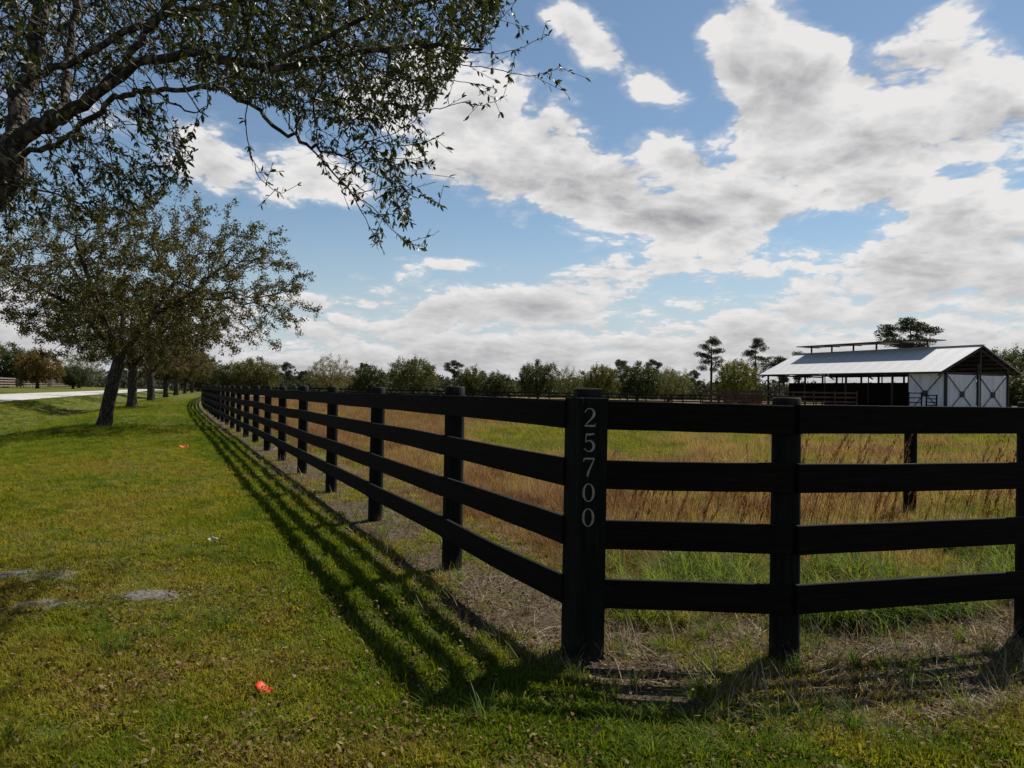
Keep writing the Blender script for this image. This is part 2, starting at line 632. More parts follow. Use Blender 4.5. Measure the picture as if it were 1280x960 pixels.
def mat_ground():
    m, g, p = material('turf_and_soil')
    tc = g.node('ShaderNodeTexCoord').outputs['Object']
    z = g.node('ShaderNodeAttribute'); z.attribute_name = 'zone'
    sp = g.node('ShaderNodeSeparateColor')
    g.l.new(z.outputs['Color'], sp.inputs[0])
    dirt, dry, sand = sp.outputs
    n_big = g.noise(tc, 0.35, 5, 0.6)
    n_mid = g.noise(tc, 2.3, 5, 0.65)
    n_fine = g.noise(tc, 38.0, 6, 0.7)
    lawn = g.mix(g.ramp(n_mid, 0.3, 0.7), (0.080, 0.096, 0.009), (0.135, 0.145, 0.015))
    lawn = g.mix(g.ramp(n_fine, 0.42, 0.60, (0, 0.85)), lawn, (0.030, 0.024, 0.013))
    dr = g.mix(g.ramp(n_mid, 0.35, 0.65), (0.11, 0.065, 0.040), (0.17, 0.115, 0.062))
    dr = g.mix(g.ramp(n_big, 0.48, 0.62, (0, 0.8)), dr, (0.10, 0.135, 0.022))
    dr = g.mix(g.ramp(n_fine, 0.45, 0.65, (0, 0.6)), dr, (0.05, 0.034, 0.018))
    soil = g.mix(g.ramp(n_fine, 0.35, 0.65), (0.030, 0.021, 0.014), (0.130, 0.095, 0.064))
    soil = g.mix(g.ramp(n_mid, 0.48, 0.66, (0, 0.65)), soil, (0.075, 0.078, 0.022))
    sandc = g.mix(g.ramp(n_fine, 0.3, 0.7), (0.10, 0.092, 0.078), (0.23, 0.21, 0.18))
    brk = g.m('MULTIPLY', g.m('SUBTRACT', g.noise(tc, 5.0, 5, 0.65), 0.5), 1.3)
    c = g.mix(g.ramp(g.m('ADD', dry, g.m('MULTIPLY', brk, 0.5)), 0.4, 0.6), lawn, dr)
    c = g.mix(g.ramp(g.m('ADD', dirt, brk), 0.38, 0.62), c, soil)
    c = g.mix(g.ramp(g.m('ADD', sand, g.m('MULTIPLY', brk, 1.1)), 0.45, 0.75), c, sandc)
    g.l.new(c, p.inputs['Base Color'])
    p.inputs['Roughness'].default_value = 0.95
    p.inputs['Specular IOR Level'].default_value = 0.1
    g.l.new(g.bump(g.m('ADD', n_fine, g.noise(tc, 160.0, 3, 0.6)), 0.8, 0.03), p.inputs['Normal'])
    return m


def mat_road():
    m, g, p = material('pale_asphalt')
    tc = g.node('ShaderNodeTexCoord').outputs['Object']
    c = g.mix(g.ramp(g.noise(tc, 0.6, 5, 0.6), 0.3, 0.7), (0.34, 0.325, 0.30), (0.45, 0.43, 0.40))
    c = g.mix(g.ramp(g.noise(tc, 60, 3, 0.6), 0.35, 0.65, (0, 0.4)), c, (0.14, 0.135, 0.125))
    g.l.new(c, p.inputs['Base Color'])
    p.inputs['Roughness'].default_value = 0.85
    p.inputs['Specular IOR Level'].default_value = 0.2
    return m


M_BOARD = mat_board()
M_POST = mat_post()
M_OAK = mat_bark()
M_PINEBARK = mat_bark('pine_bark', (0.03, 0.02, 0.015), (0.12, 0.08, 0.06))
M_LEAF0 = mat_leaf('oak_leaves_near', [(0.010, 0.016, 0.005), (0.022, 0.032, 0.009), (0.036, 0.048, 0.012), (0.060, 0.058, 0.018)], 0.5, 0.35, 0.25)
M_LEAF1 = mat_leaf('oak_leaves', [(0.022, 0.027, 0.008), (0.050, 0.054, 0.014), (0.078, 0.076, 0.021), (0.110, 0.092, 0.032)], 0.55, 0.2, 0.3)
M_NEEDLE = mat_leaf('pine_needles', [(0.016, 0.026, 0.011), (0.030, 0.045, 0.016), (0.05, 0.062, 0.022)], 0.6, 0.3, 0.2)
M_GROUND = mat_ground()
M_ROAD = mat_road()

# ------------------------------------------------------------------ ground, road

def axis(lo, hi, a, b, fine, grow, big):
    """coordinates: fine steps in [a,b], growing outwards to lo, hi"""
    mid = list(np.arange(a, b + 1e-6, fine))
    up = [mid[-1]]; st = fine
    while up[-1] < hi:
        st = min(st * grow, big); up.append(up[-1] + st)
    dn = [mid[0]]; st = fine
    while dn[-1] > lo:
        st = min(st * grow, big); dn.append(dn[-1] - st)
    return np.array(dn[1:][::-1] + mid + up[1:])


def build_ground():
    xs = axis(-1400, 1400, -7.0, 6.0, 0.10, 1.045, 60)
    ys = axis(-200, 1800, 2.2, 13.0, 0.10, 1.045, 60)
    X, Y = np.meshgrid(xs, ys)
    Z = height(X, Y)
    V = np.stack([X.ravel(), Y.ravel(), Z.ravel()], 1)
    ny, nx = X.shape
    i = (np.arange(ny - 1)[:, None] * nx + np.arange(nx - 1)[None]).ravel()
    F = np.stack([i, i + 1, i + nx + 1, i + nx], 1)
    me = mesh_np('ground', V, F, smooth=True)
    x, y = V[:, 0], V[:, 1]
    f = fence_field(x, y)
    f = np.where(f > 0, np.maximum(f - wide_strip(x, y), 0.0), f)
    s, w = sw(x, y)
    dirt = sstep(f, -1.0, -0.55) * (1 - sstep(f, 0.30, 0.62))
    dry = sstep(-f, 0.3, 0.9)
    sand = np.zeros_like(x)
    for mx, my, r, h in MOUNDS[:3]:
        sand += np.exp(-(((x - mx) / (r * 1.7)) ** 2 + ((y - my) / (r * 1.1)) ** 2))
    far = sstep(y, 60, 75)
    dirt *= 1 - far
    a = me.attributes.new('zone', 'FLOAT_COLOR', 'POINT')
    a.data.foreach_set('color', np.stack([dirt, dry, np.clip(sand, 0, 1), np.ones_like(x)], 1).astype(np.float32).ravel())
    o = link('ground', me, M_GROUND)
    tag(o, 'mown green verge meeting a dry brown paddock', 'ground', kind='structure')


def build_road():
    s = np.concatenate([np.arange(-60, 60, 4.0), np.arange(60, 420, 8.0)])
    ws = np.linspace(ROAD0, ROAD1, 9)
    V = []
    for k in s:
        for w in ws:
            edge = 0.10 * (math.sin(k * 0.9) + math.sin(k * 0.37 + 1)) if w in (ws[0], ws[-1]) else 0.0
            lx, ly = long_fence(max(k, 0))
            if k < 0:
                lx, ly = P0 + FD * k
            b = min(max((k - 30) / 50, 0), 1) * 0.06
            nx, ny = FN[0] * math.cos(-b) - FN[1] * math.sin(-b), FN[0] * math.sin(-b) + FN[1] * math.cos(-b)
            crown = 0.09 * (1 - ((w - (ROAD0 + ROAD1) / 2) / ((ROAD1 - ROAD0) / 2)) ** 2)
            V.append((lx + nx * (w + edge), ly + ny * (w + edge), 0.285 + crown))
    n = len(ws); F = []
    for i in range(len(s) - 1):
        for j in range(n - 1):
            a = i * n + j
            F.append((a, a + 1, a + n + 1, a + n))
    o = link('road', mesh_np('road', V, np.array(F), True), M_ROAD)
    tag(o, 'pale sunlit paved road beyond the row of oaks', 'road', kind='structure')


build_ground()
build_road()

# ------------------------------------------------------------------ fences
RAIL_TOPS = [1.34, 1.035, 0.722, 0.412]
RAIL_H, RAIL_T = 0.15, 0.030


def rail_mesh(L, seed, seg=6):
    """one sawn board along +X, slightly bowed and wavy"""
    rg = random.Random(seed)
    bow = rg.uniform(-0.012, 0.012); sag = rg.uniform(-0.010, 0.004)
    V = []; F = []
    c = 0.003
    prof = [(-RAIL_T / 2, -RAIL_H / 2 + c), (-RAIL_T / 2 + c, -RAIL_H / 2), (RAIL_T / 2 - c, -RAIL_H / 2), (RAIL_T / 2, -RAIL_H / 2 + c),
            (RAIL_T / 2, RAIL_H / 2 - c), (RAIL_T / 2 - c, RAIL_H / 2), (-RAIL_T / 2 + c, RAIL_H / 2), (-RAIL_T / 2, RAIL_H / 2 - c)]
    for i in range(seg + 1):
        t = i / seg
        k = 4 * t * (1 - t)
        jz = rg.uniform(-0.0015, 0.0015)
        for (y, z) in prof:
            V.append((t * L, y + bow * k, z + sag * k + jz))
    n = len(prof)
    quads = [(i * n + j, (i + 1) * n + j, (i + 1) * n + (j + 1) % n, i * n + (j + 1) % n) for i in range(seg) for j in range(n)]
    me = bpy.data.meshes.new('rail')
    me.from_pydata(V, [], [q[::-1] for q in quads] + [tuple(range(n)), tuple(range(seg * n + n - 1, seg * n - 1, -1))])
    me.update()
    return me


def post_mesh(r, h, seed, seg=14):
    rg = random.Random(seed)
    bm = bmesh.new()
    rings = []
    zs = [-0.25, 0.0, 0.05, 0.35, 0.8, 1.15, h - 0.008, h]
    ph = [rg.uniform(0, 6.28) for _ in range(3)]
    for z in zs:
        rr = r * (1.06 - 0.05 * max(z, 0) / h)
        if z == h: rr -= 0.006
        ring = []
        for k in range(seg):
            a = 2 * math.pi * k / seg
            q = rr * (1 + 0.03 * math.sin(2 * a + ph[0]) + 0.02 * math.sin(5 * a + ph[1] + z))
            ring.append(bm.verts.new((q * math.cos(a), q * math.sin(a), z)))
        rings.append(ring)
    for a, b in zip(rings[:-1], rings[1:]):
        for k in range(seg):
            f = bm.faces.new((a[k], a[(k + 1) % seg], b[(k + 1) % seg], b[k])); f.smooth = True
    bm.faces.new(rings[-1])
    me = bpy.data.meshes.new('post')
    bm.to_mesh(me); bm.free()
    return me


RAILS = {}


def rail_between(parent, a, b, ztop_a, ztop_b, seed, mat=M_BOARD, hgt=RAIL_H):
    a = Vector((a[0], a[1], ztop_a - hgt / 2)); b = Vector((b[0], b[1], ztop_b - hgt / 2))
    L = round((b - a).length, 2)
    key = (L, seed % 4)
    if key not in RAILS:
        RAILS[key] = rail_mesh(L, hash(key) & 1023)
        RAILS[key].materials.append(mat)
    o = bpy.data.objects.new('rail', RAILS[key])
    COL.objects.link(o)
    d = (b - a).normalized()
    y = Vector((0, 0, 1)).cross(d).normalized(); z = d.cross(y)
    o.matrix_world = Matrix.Translation(a) @ Matrix((d, y, z)).transposed().to_4x4()
    o.parent = parent
    o.scale.z = hgt / RAIL_H
    return o


def digit_strokes():
    """each digit: ribbons of (x, y, half width); unit height"""
    def arc(cx, cy, rx, ry, a0, a1, n, w):
        out = []
        for i in range(n + 1):
            a = math.radians(a0 + (a1 - a0) * i / n)
            out.append((cx + rx * math.cos(a), cy + ry * math.sin(a), w(i / n, a)))
        return out
    zero = arc(0, 0.5, 0.265, 0.462, 0, 360, 36, lambda t, a: 0.022 + 0.042 * abs(math.cos(a)) ** 1.5)
    two = [(-0.24, 0.76, 0.045)] + arc(-0.01, 0.72, 0.24, 0.25, 165, -25, 14, lambda t, a: 0.025 + 0.045 * sm(t, 0.4, 0.9)) + \
          [(0.15, 0.50, 0.058), (0.02, 0.34, 0.042), (-0.14, 0.19, 0.030), (-0.25, 0.055, 0.030)]
    two_b = [(-0.27, 0.05, 0.05), (0.05, 0.05, 0.05), (0.27, 0.055, 0.05), (0.29, 0.13, 0.02), (0.30, 0.20, 0.012)]
    seven = [(0.275, 0.94, 0.03), (0.16, 0.68, 0.035), (0.05, 0.42, 0.048), (-0.04, 0.18, 0.058), (-0.08, 0.0, 0.058)]
    seven_b = [(-0.29, 0.76, 0.012), (-0.27, 0.88, 0.03), (-0.25, 0.94, 0.05), (0.0, 0.945, 0.05), (0.29, 0.95, 0.045)]
    five = [(-0.20, 0.52, 0.024)] + arc(-0.02, 0.32, 0.26, 0.285, 125, -150, 18, lambda t, a: 0.026 + 0.042 * max(0, math.cos(a)) ** 0.8) + [(-0.26, 0.20, 0.05)]
    five_b = [(-0.20, 0.52, 0.024), (-0.185, 0.75, 0.026), (-0.17, 0.94, 0.026)]
    five_c = [(-0.19, 0.93, 0.05), (0.05, 0.935, 0.05), (0.25, 0.96, 0.045)]
    return {'0': [zero], '2': [two, two_b], '7': [seven, seven_b], '5': [five, five_b, five_c]}


def sm(t, a, b):
    t = min(max((t - a) / (b - a), 0), 1)
    return t * t * (3 - 2 * t)


def digit_mesh(ch, hgt, thick):
    """flat cut metal numeral in the XZ plane, front face towards -Y"""
    bm = bmesh.new()
    for ri, rib in enumerate(digit_strokes()[ch]):
        n = len(rib)
        closed = math.hypot(rib[0][0] - rib[-1][0], rib[0][1] - rib[-1][1]) < 1e-4
        if closed:
            rib = rib[:-1]; n -= 1
        L = []; Rr = []
        for i in range(n):
            p = rib[i]
            a = rib[(i - 1) % n] if (closed or i > 0) else rib[i]
            b = rib[(i + 1) % n] if (closed or i < n - 1) else rib[i]
            dx, dy = b[0] - a[0], b[1] - a[1]
            l = math.hypot(dx, dy) or 1
            nx, ny = -dy / l, dx / l
            L.append((p[0] + nx * p[2], p[1] + ny * p[2])); Rr.append((p[0] - nx * p[2], p[1] - ny * p[2]))
        th = thick + 0.0006 * ri
        mk = lambda q, y: bm.verts.new((q[0] * hgt, y, q[1] * hgt))
        fl = [mk(q, -th) for q in L]; fr = [mk(q, -th) for q in Rr]
        bl = [mk(q, 0) for q in L]; br = [mk(q, 0) for q in Rr]
        rng = range(n) if closed else range(n - 1)
        for i in rng:
            j = (i + 1) % n
            bm.faces.new((fl[i], fr[i], fr[j], fl[j]))
            bm.faces.new((bl[i], fl[i], fl[j], bl[j]))
            bm.faces.new((fr[i], br[i], br[j], fr[j]))
        if not closed:
            bm.faces.new((fl[0], bl[0], br[0], fr[0])); bm.faces.new((fl[-1], fr[-1], br[-1], bl[-1]))
    bmesh.ops.recalc_face_normals(bm, faces=bm.faces)
    me = bpy.data.meshes.new('digit')
    bm.to_mesh(me); bm.free()
    return me


def build_near_fence():
    root = empty('board_fence', (P0[0], P0[1], 0))
    tag(root, 'black four-rail board fence cornering at the post numbered 25700', 'fence')
    inv = Matrix.Translation((-P0[0], -P0[1], 0))
    posts = [post_mesh(0.073, 1.405, s) for s in range(3)]
    for me in posts: me.materials.append(M_POST)
    rg = random.Random(3)

    def put_post(x, y, k, sc=1.0):
        o = bpy.data.objects.new('post', posts[k % 3])
        COL.objects.link(o)
        o.location = (x - P0[0], y - P0[1], hz(x, y))
        o.rotation_euler = (R(rg.uniform(-0.4, 0.4)), R(rg.uniform(-0.2, 0.5)), rg.uniform(0, 6) if k > 3 else 0)
        o.scale = (sc, sc, 1 + rg.uniform(-0.008, 0.008))
        o.parent = root
        return o

    def put_rail(a, b, za, zb, seed):
        o = rail_between(None, a, b, za, zb, seed)
        o.matrix_world = inv @ o.matrix_world
        o.parent = root

    # long run towards the left distance
    n = 54
    run = [0.0] + [2.06 + 2.42 * i + rg.uniform(-0.03, 0.03) for i in range(n)]
    pts = [long_fence(s) for s in run]
    for i in range(1, len(pts)):
        put_post(float(pts[i][0]), float(pts[i][1]), i)
    for i in range(len(pts) - 1):
        for r_, zt in enumerate(RAIL_TOPS):
            off = 0.073 + RAIL_T / 2 + 0.001
            a = np.array(pts[i], float) + FN * off; b = np.array(pts[i + 1], float) + FN * off
            if i == 0: a = a + FD * 0.02
            e = FD * 0.0015
            za = zt + hz(*pts[i]) + rg.uniform(-0.006, 0.006); zb = zt + hz(*pts[i + 1]) + rg.uniform(-0.006, 0.006)
            put_rail(a + e, b - e, za, zb, i * 4 + r_)
    # curved short run to the right
    for i, p in enumerate(RIGHT[1:]):
        put_post(p[0], p[1] + 0.02, i + 1, 1.0).scale.z = 0.977
    for i in range(len(RIGHT) - 1):
        a, b = RIGHT[i], RIGHT[i + 1]
        d = (b - a) / np.linalg.norm(b - a); nrm = np.array([d[1], -d[0]])
        for r_, zt in enumerate(RAIL_TOPS):
            off = 0.052 + (0.0 if i % 2 else 0.004)
            A = a + nrm * (off + 0.02) + d * 0.003; Bp = b + nrm * (off + 0.02) - d * 0.003
            put_rail(A, Bp, zt + rg.uniform(-0.005, 0.005), zt + rg.uniform(-0.006, 0.006), 3 + i * 5 + r_)
    # corner post: square post with two facing boards that cover the rail ends
    cp = MB().box((0, 0, 0.578), (0.135, 0.135, 1.656), (0, 0, 0), 0.006).build('corner_post', M_POST, root)
    cp.location = (0.022, 0.0, 0); cp.rotation_euler = (0, 0, R(4))
    rdir = (RIGHT[1] - RIGHT[0]) / np.linalg.norm(RIGHT[1] - RIGHT[0])
    ang = math.atan2(rdir[1], rdir[0])
    # front board, faces the camera, carries the numerals
    fb = MB().box((0, 0, 0.60), (0.148, 0.028, 1.51), None, 0.003).build('facing_board', M_POST, cp)
    fb.rotation_euler = (0, 0, ang - R(4))
    fb.location = (0.014, -0.113, 0)
    sb = MB().box((0, 0, 0.605), (0.165, 0.026, 1.50), None, 0.003).build('facing_board', M_POST, cp)
    sb.rotation_euler = (0, 0, math.atan2(FD[1], FD[0]) - R(4))
    sb.location = (-0.080, -0.06, 0)
    M_NUM = mat_plain('dull_metal_numeral', (0.22, 0.21, 0.18), 0.5, 0.4, 0.3, 0.25, 40)
    zz = [1.206, 1.075, 0.948, 0.815, 0.686]
    for ch, z in zip('25700', zz):
        d = link('digit', digit_mesh(ch, 0.098, 0.004), M_NUM, cp)
        d.rotation_euler = (0, 0, ang - R(4))
        d.location = (-0.008, -0.1275, z - 0.002)
    return root


build_near_fence()


def build_fence_line(name, pts, label, colmat, zs, h, r, group=None, rail_h=0.15, post_mat=None):
    root = empty(name, (pts[0][0], pts[0][1], 0))
    tag(root, label, 'fence', group)
    pm = MB().cyl((0, 0, -0.4), (0, 0, h), r, r * 0.95, 8).mesh('post', False)
    pm.materials.append(post_mat or colmat)
    rails = {}
    P = np.array(pts)
    d = P[1] - P[0]
    nrm = np.array([d[1], -d[0]]) / np.hypot(*d)
    if nrm @ (-P[0]) < 0: nrm = -nrm
    for i, p in enumerate(P):
        o = bpy.data.objects.new('post', pm); COL.objects.link(o)
        o.location = (p[0] - P[0][0], p[1] - P[0][1], hz(*p)); o.parent = root
    for a, b in zip(P[:-1], P[1:]):
        L = round(float(np.hypot(*(b - a))), 1)
        for zt in zs:
            za, zb = hz(*a) + zt, hz(*b) + zt
            if L not in rails:
                rails[L] = MB().box((L / 2, 0, 0), (L, 0.035, rail_h), None, 0.004).mesh('rail')
                rails[L].materials.append(colmat)
            o = bpy.data.objects.new('rail', rails[L]); COL.objects.link(o)
            q = a + nrm * (r + 0.02) - P[0]
            o.location = (q[0], q[1], za - rail_h / 2)
            o.rotation_euler = (0, -math.atan2(zb - za, L), math.atan2(b[1] - a[1], b[0] - a[0]))
            o.parent = root
    return root


M_BROWNFENCE = mat_plain('weathered_brown_boards', (0.17, 0.13, 0.105), 0.85, 0.15, 0, 0.35, 1.5)
M_RUSTFENCE = mat_plain('rust_brown_boards', (0.075, 0.04, 0.03), 0.85, 0.15, 0, 0.4, 1.2)
M_DARKFENCE = mat_plain('dark_fence_paint', (0.012, 0.011, 0.010), 0.8, 0.15, 0, 0.3, 2)
# across the road
pts = []
for k in range(46):
    s = 62 + 3.0 * k
    b = P0 + FD * s + FN * 21.9
    pts.append((b[0], b[1]))
build_fence_line('roadside_fence', pts, 'sunlit weathered brown board fence across the road, far left', M_BROWNFENCE, [1.42, 1.08, 0.74, 0.4], 1.5, 0.08)
# far side of the paddock
pts = []
for k in range(42):
    t = k / 41
    x = -29.5 + 92 * t
    pts.append((x, 84 + 26 * t * t))
build_fence_line('paddock_fence', pts, 'low black board fence along the far side of the dry paddock', M_DARKFENCE, [1.38, 1.02, 0.66, 0.32], 1.45, 0.08)

# ------------------------------------------------------------------ lone inner post
p = on_ground(1137, 646)
o = link('fence_post', post_mesh(0.066, 1.2, 9), M_POST)
o.location = (p.x, p.y, hz(p.x, p.y))
tag(o, 'lone dark wooden post standing inside the paddock behind the right-hand rails', 'post')

# ------------------------------------------------------------------ barn
def build_barn():
    A = Vector((39.2, 72.0, 0))                    # near front corner of the roof, on the ground
    ux = Vector((-0.405, 0.914, 0)).normalized()    # along the length, away from the camera
    uy = Vector((ux.y, -ux.x, 0))                   # across, towards the back eave
    ang = math.atan2(ux.y, ux.x)
    # local frame: X along the length, Y = -across ; build with a helper
    root = empty('open_barn', A, 0)
    root.rotation_euler = (0, 0, ang)
    tag(root, 'open-sided metal barn with pale gable roof, white cross-braced panels and raised ridge vent', 'barn')
    L, W, EZ, RZ = 24.0, 11.5, 3.92, 6.55
    wall_z = 3.85

    def P(x, y, z):                                # y measured across from the front eave
        return Vector((x, -y, z))
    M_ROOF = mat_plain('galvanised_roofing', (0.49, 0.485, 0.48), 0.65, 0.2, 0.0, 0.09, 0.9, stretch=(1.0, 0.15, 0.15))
    M_STEEL = mat_plain('dark_steel', (0.018, 0.018, 0.02), 0.6, 0.4, 0.0, 0.3, 2)
    M_WHITE = mat_plain('white_sheet_cladding', (0.60, 0.615, 0.64), 0.65, 0.2, 0.0, 0.13, 2.0, stretch=(1.5, 1.5, 0.25))
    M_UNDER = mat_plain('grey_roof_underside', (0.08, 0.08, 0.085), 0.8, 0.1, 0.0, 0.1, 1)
    M_BLACK = mat_plain('flat_black', (0.006, 0.0055, 0.005), 0.9, 0.1, 0.0, 0.3, 1)
    ov = 0.0
    # roof: ribbed sheets, each sheet its own part
    sheet_n = 16
    sw_ = L / sheet_n
    for side in (0, 1):
        mb = MB()
        a0, a1 = (0.0, EZ), (W / 2, RZ)
        dy, dz = a1[0] - a0[0], a1[1] - a0[1]
        ln = math.hypot(dy, dz)
        pitch = math.atan2(dz, dy)
        rot = Euler((-pitch if side == 0 else pitch, 0, 0))
        c = P(0, W / 4 if side == 0 else W * 3 / 4, (EZ + RZ) / 2)
        mb.box((0, 0, 0), (sw_ - 0.012, ln, 0.035))
        for k in range(4):
            mb.box((-sw_ / 2 + (k + 0.5) * sw_ / 4, 0, 0.020), (0.04, ln, 0.014))
        me = mb.mesh('roof_sheet'); me.materials.append(M_ROOF)
        for k in range(sheet_n):
            o = bpy.data.objects.new('roof_sheet', me); COL.objects.link(o)
            o.location = c + Vector(((k + 0.5) * sw_, 0, 0)); o.rotation_euler = rot; o.parent = root
        # the grey underside and purlins
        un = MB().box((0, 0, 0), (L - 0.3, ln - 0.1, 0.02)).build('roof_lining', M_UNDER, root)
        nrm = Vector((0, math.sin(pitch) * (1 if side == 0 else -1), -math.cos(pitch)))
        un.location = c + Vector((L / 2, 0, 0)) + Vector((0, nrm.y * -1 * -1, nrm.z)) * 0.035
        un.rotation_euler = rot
        for k in range(7):
            t = (k + 0.4) / 7
            y = dy * t if side == 0 else W - dy * t
            z = EZ + dz * t - 0.16
            pu = MB().bar(P(0.05, y, z), P(L - 0.05, y, z), 0.07, 0.18).build('purlin', M_STEEL, root)
    # frames: posts, rafters
    bays = [0.35, 6.1, 11.9, 17.7, L - 0.4]
    for x in bays:
        for y in (1.0, W / 2, W - 1.9):
            MB().box(P(x, y, 2.0 if y != W / 2 else 3.1), (0.16, 0.16, 4.4 if y != W / 2 else 6.4)).build('post', M_STEEL, root)
        for s in (0, 1):
            y0, y1 = (0.05, W / 2) if s == 0 else (W - 0.05, W / 2)
            MB().bar(P(x, y0, EZ - 0.33), P(x, y1, RZ - 0.36), 0.09, 0.14).build('rafter', M_STEEL, root)
        MB().bar(P(x, 0.4, wall_z - 0.02), P(x, W - 1.9, wall_z - 0.02), 0.10, 0.16).build('tie_beam', M_STEEL, root)
    for y in (1.0, W - 1.9):
        MB().bar(P(0.4, y, wall_z + 0.12), P(L - 0.4, y, wall_z + 0.12), 0.10, 0.16).build('eave_beam', M_STEEL, root)
    for x in (3.2, 9.0, 14.8, 20.5):
        MB().box(P(x, W - 1.9, 2.0), (0.1, 0.1, 4.2)).build('post', M_STEEL, root)
        MB().box(P(x, 1.0, 2.0), (0.08, 0.08, 4.0)).build('post', M_STEEL, root)

    # white panels with cable cross braces and a plate in the middle
    def panel(a, b, z0, z1, out):
        a, b = Vector(a), Vector(b)
        d = (b - a).normalized(); Lp = (b - a).length
        n = max(2, int(Lp / 1.0))
        mb = MB()
        M = Matrix((d, Vector((0, 0, 1)).cross(d), Vector((0, 0, 1)))).transposed()
        for k in range(n):
            cx = (k + 0.5) * Lp / n
            mb.box(a + d * cx + Vector((0, 0, (z0 + z1) / 2)), (Lp / n - 0.015, 0.05, z1 - z0), M)
        pn = mb.build('wall_panel', M_WHITE, root)
        oo = Vector(out) * 0.07
        up = lambda q, z: Vector((q.x, q.y, z))
        i0, i1 = a + d * 0.12, b - d * 0.12
        mid = (a + b) / 2
        for (p0, p1) in ((up(i0, z0 + 0.1), up(i1, z1 - 0.1)), (up(i0, z1 - 0.1), up(i1, z0 + 0.1))):
            off = oo if p0.z < p1.z else oo * 1.5
            MB().bar(p0 + off, p1 + off, 0.05, 0.06).build('brace', M_STEEL, pn)
        MB().bar(up(mid, (z0 + z1) / 2 + 0.02 - 0.27) + oo * 2.1, up(mid, (z0 + z1) / 2 + 0.02 + 0.27) + oo * 2.1, 0.50, 0.06).build('plate', M_STEEL, pn) if False else \
            MB().box(up(mid, (z0 + z1) / 2) + oo * 2.1, (0.52, 0.06, 0.52), M).build('plate', M_STEEL, pn)
        return pn
    g0, g1, g2 = P(0.35, 1.0, 0), P(0.35, 1.0 + (W - 2.9) / 2, 0), P(0.35, W - 1.9, 0)
    dn = Vector((-1, 0, 0))
    panel(g0 + Vector((-0.02, -0.1, 0)), g1 + Vector((-0.02, 0.1, 0)), 0.05, wall_z - 0.15, dn)
    panel(g1 + Vector((-0.02, -0.1, 0)), g2 + Vector((-0.02, 0.1, 0)), 0.05, wall_z - 0.15, dn)
    panel(P(0.45, 0.98, 0), P(4.2, 0.98, 0), 0.05, wall_z - 0.05, Vector((0, 1, 0)))
    # corner posts proud of the panels
    for q in (g0, g1, g2):
        MB().box(q + Vector((-0.14, 0, 2.0)), (0.14, 0.14, 4.0 if q is not g1 else 5.6)).build('post', M_STEEL, root)
    # partition at the far end of the white room, flat black walls inside the open bays
    MB().box(P(4.3, (W - 0.9) / 2, 1.95), (0.06, W - 3.2, 3.7)).build('partition', M_WHITE, root)
    MB().box(P(14.2, 3.6, 1.95), (17.6, 0.06, 2.1)).build('black_wall', M_BLACK, root)
    MB().box(P(15.1, W - 2.1, 1.4), (16.0, 0.06, 2.6)).build('black_wall', M_BLACK, root)
    # raised ridge vent on short posts
    x0, x1 = 5.0, 22.6
    MB().box(P((x0 + x1) / 2, W / 2, RZ + 0.80), (x1 - x0, 2.9, 0.10), None, 0.02).build('ridge_vent_roof', M_STEEL, root)
    for k in range(6):
        x = x0 + 1.0 + k * (x1 - x0 - 2.0) / 5
        MB().box(P(x, W / 2, RZ + 0.38), (0.14, 0.14, 0.75)).build('ridge_vent_post', M_STEEL, root)
        MB().bar(P(x, W / 2 - 1.2, RZ + 0.71), P(x, W / 2 + 1.2, RZ + 0.71), 0.1, 0.1).build('ridge_vent_arm', M_STEEL, root)
    MB().bar(P(0.0, W / 2, RZ + 0.05), P(L, W / 2, RZ + 0.05), 0.5, 0.05).build('ridge_cap', M_ROOF, root)
    return root, P, A, ang


barn, BP, BA, BANG = build_barn()
BM = Matrix.Translation(BA) @ Matrix.Rotation(BANG, 4, 'Z')

# corral rails in front of the barn
c0 = BM @ Vector((23.0, 9.0, 0)); c1 = BM @ Vector((6.6, 3.2, 0))
pts = [(c0.x + (c1.x - c0.x) * t / 8, c0.y + (c1.y - c0.y) * t / 8) for t in range(9)]
build_fence_line('corral_fence', pts, 'rusty brown corral rails in front of the open barn bays', M_RUSTFENCE, [1.9, 1.45, 1.0, 0.55], 2.0, 0.07, None, 0.16)
c2 = at(905, 492, 90); c3 = at(952, 492, 86)
pts = [(c2.x + (c3.x - c2.x) * t / 4, c2.y + (c3.y - c2.y) * t / 4) for t in range(5)]
build_fence_line('corral_fence', pts, 'short reddish board pen left of the barn among pine trunks', M_RUSTFENCE, [2.0, 1.6, 1.2, 0.8], 2.1, 0.07, None, 0.28)


def gate(px0, px1, pyt, Y, n, label):
    a, b = at(px0, pyt, Y), at(px1, pyt, Y)
    M_BLUE = bpy.data.materials.get('dark_blue_gate_paint') or mat_plain('dark_blue_gate_paint', (0.008, 0.011, 0.022), 0.85, 0.08, 0, 0.2, 3)
    base = Vector((a.x, a.y, 0)); top = a.z
    root = empty('livestock_gate', base)
    tag(root, label, 'gate')
    d = Vector((b.x - a.x, b.y - a.y, 0))
    for q in (Vector((0, 0, 0)), d):
        MB().cyl(q, q + Vector((0, 0, top)), 0.07, 0.07, 8).build('gate_post', M_BLUE, root)
    for k in range(n):
        z = top - 0.08 - k * (top - 0.3) / n
        MB().cyl(Vector((0, 0, z)) + d * 0.04, d * 0.96 + Vector((0, 0, z)), 0.05, 0.05, 8).build('bar', M_BLUE, root)
    return root


gate(1136, 1152, 490, 70.5, 4, 'dark blue tube gate with tall right post before the white barn wall')
gate(1158, 1171, 493, 70.0, 5, 'low dark blue five-bar gate beside the barn corner post')

# ------------------------------------------------------------------ trees

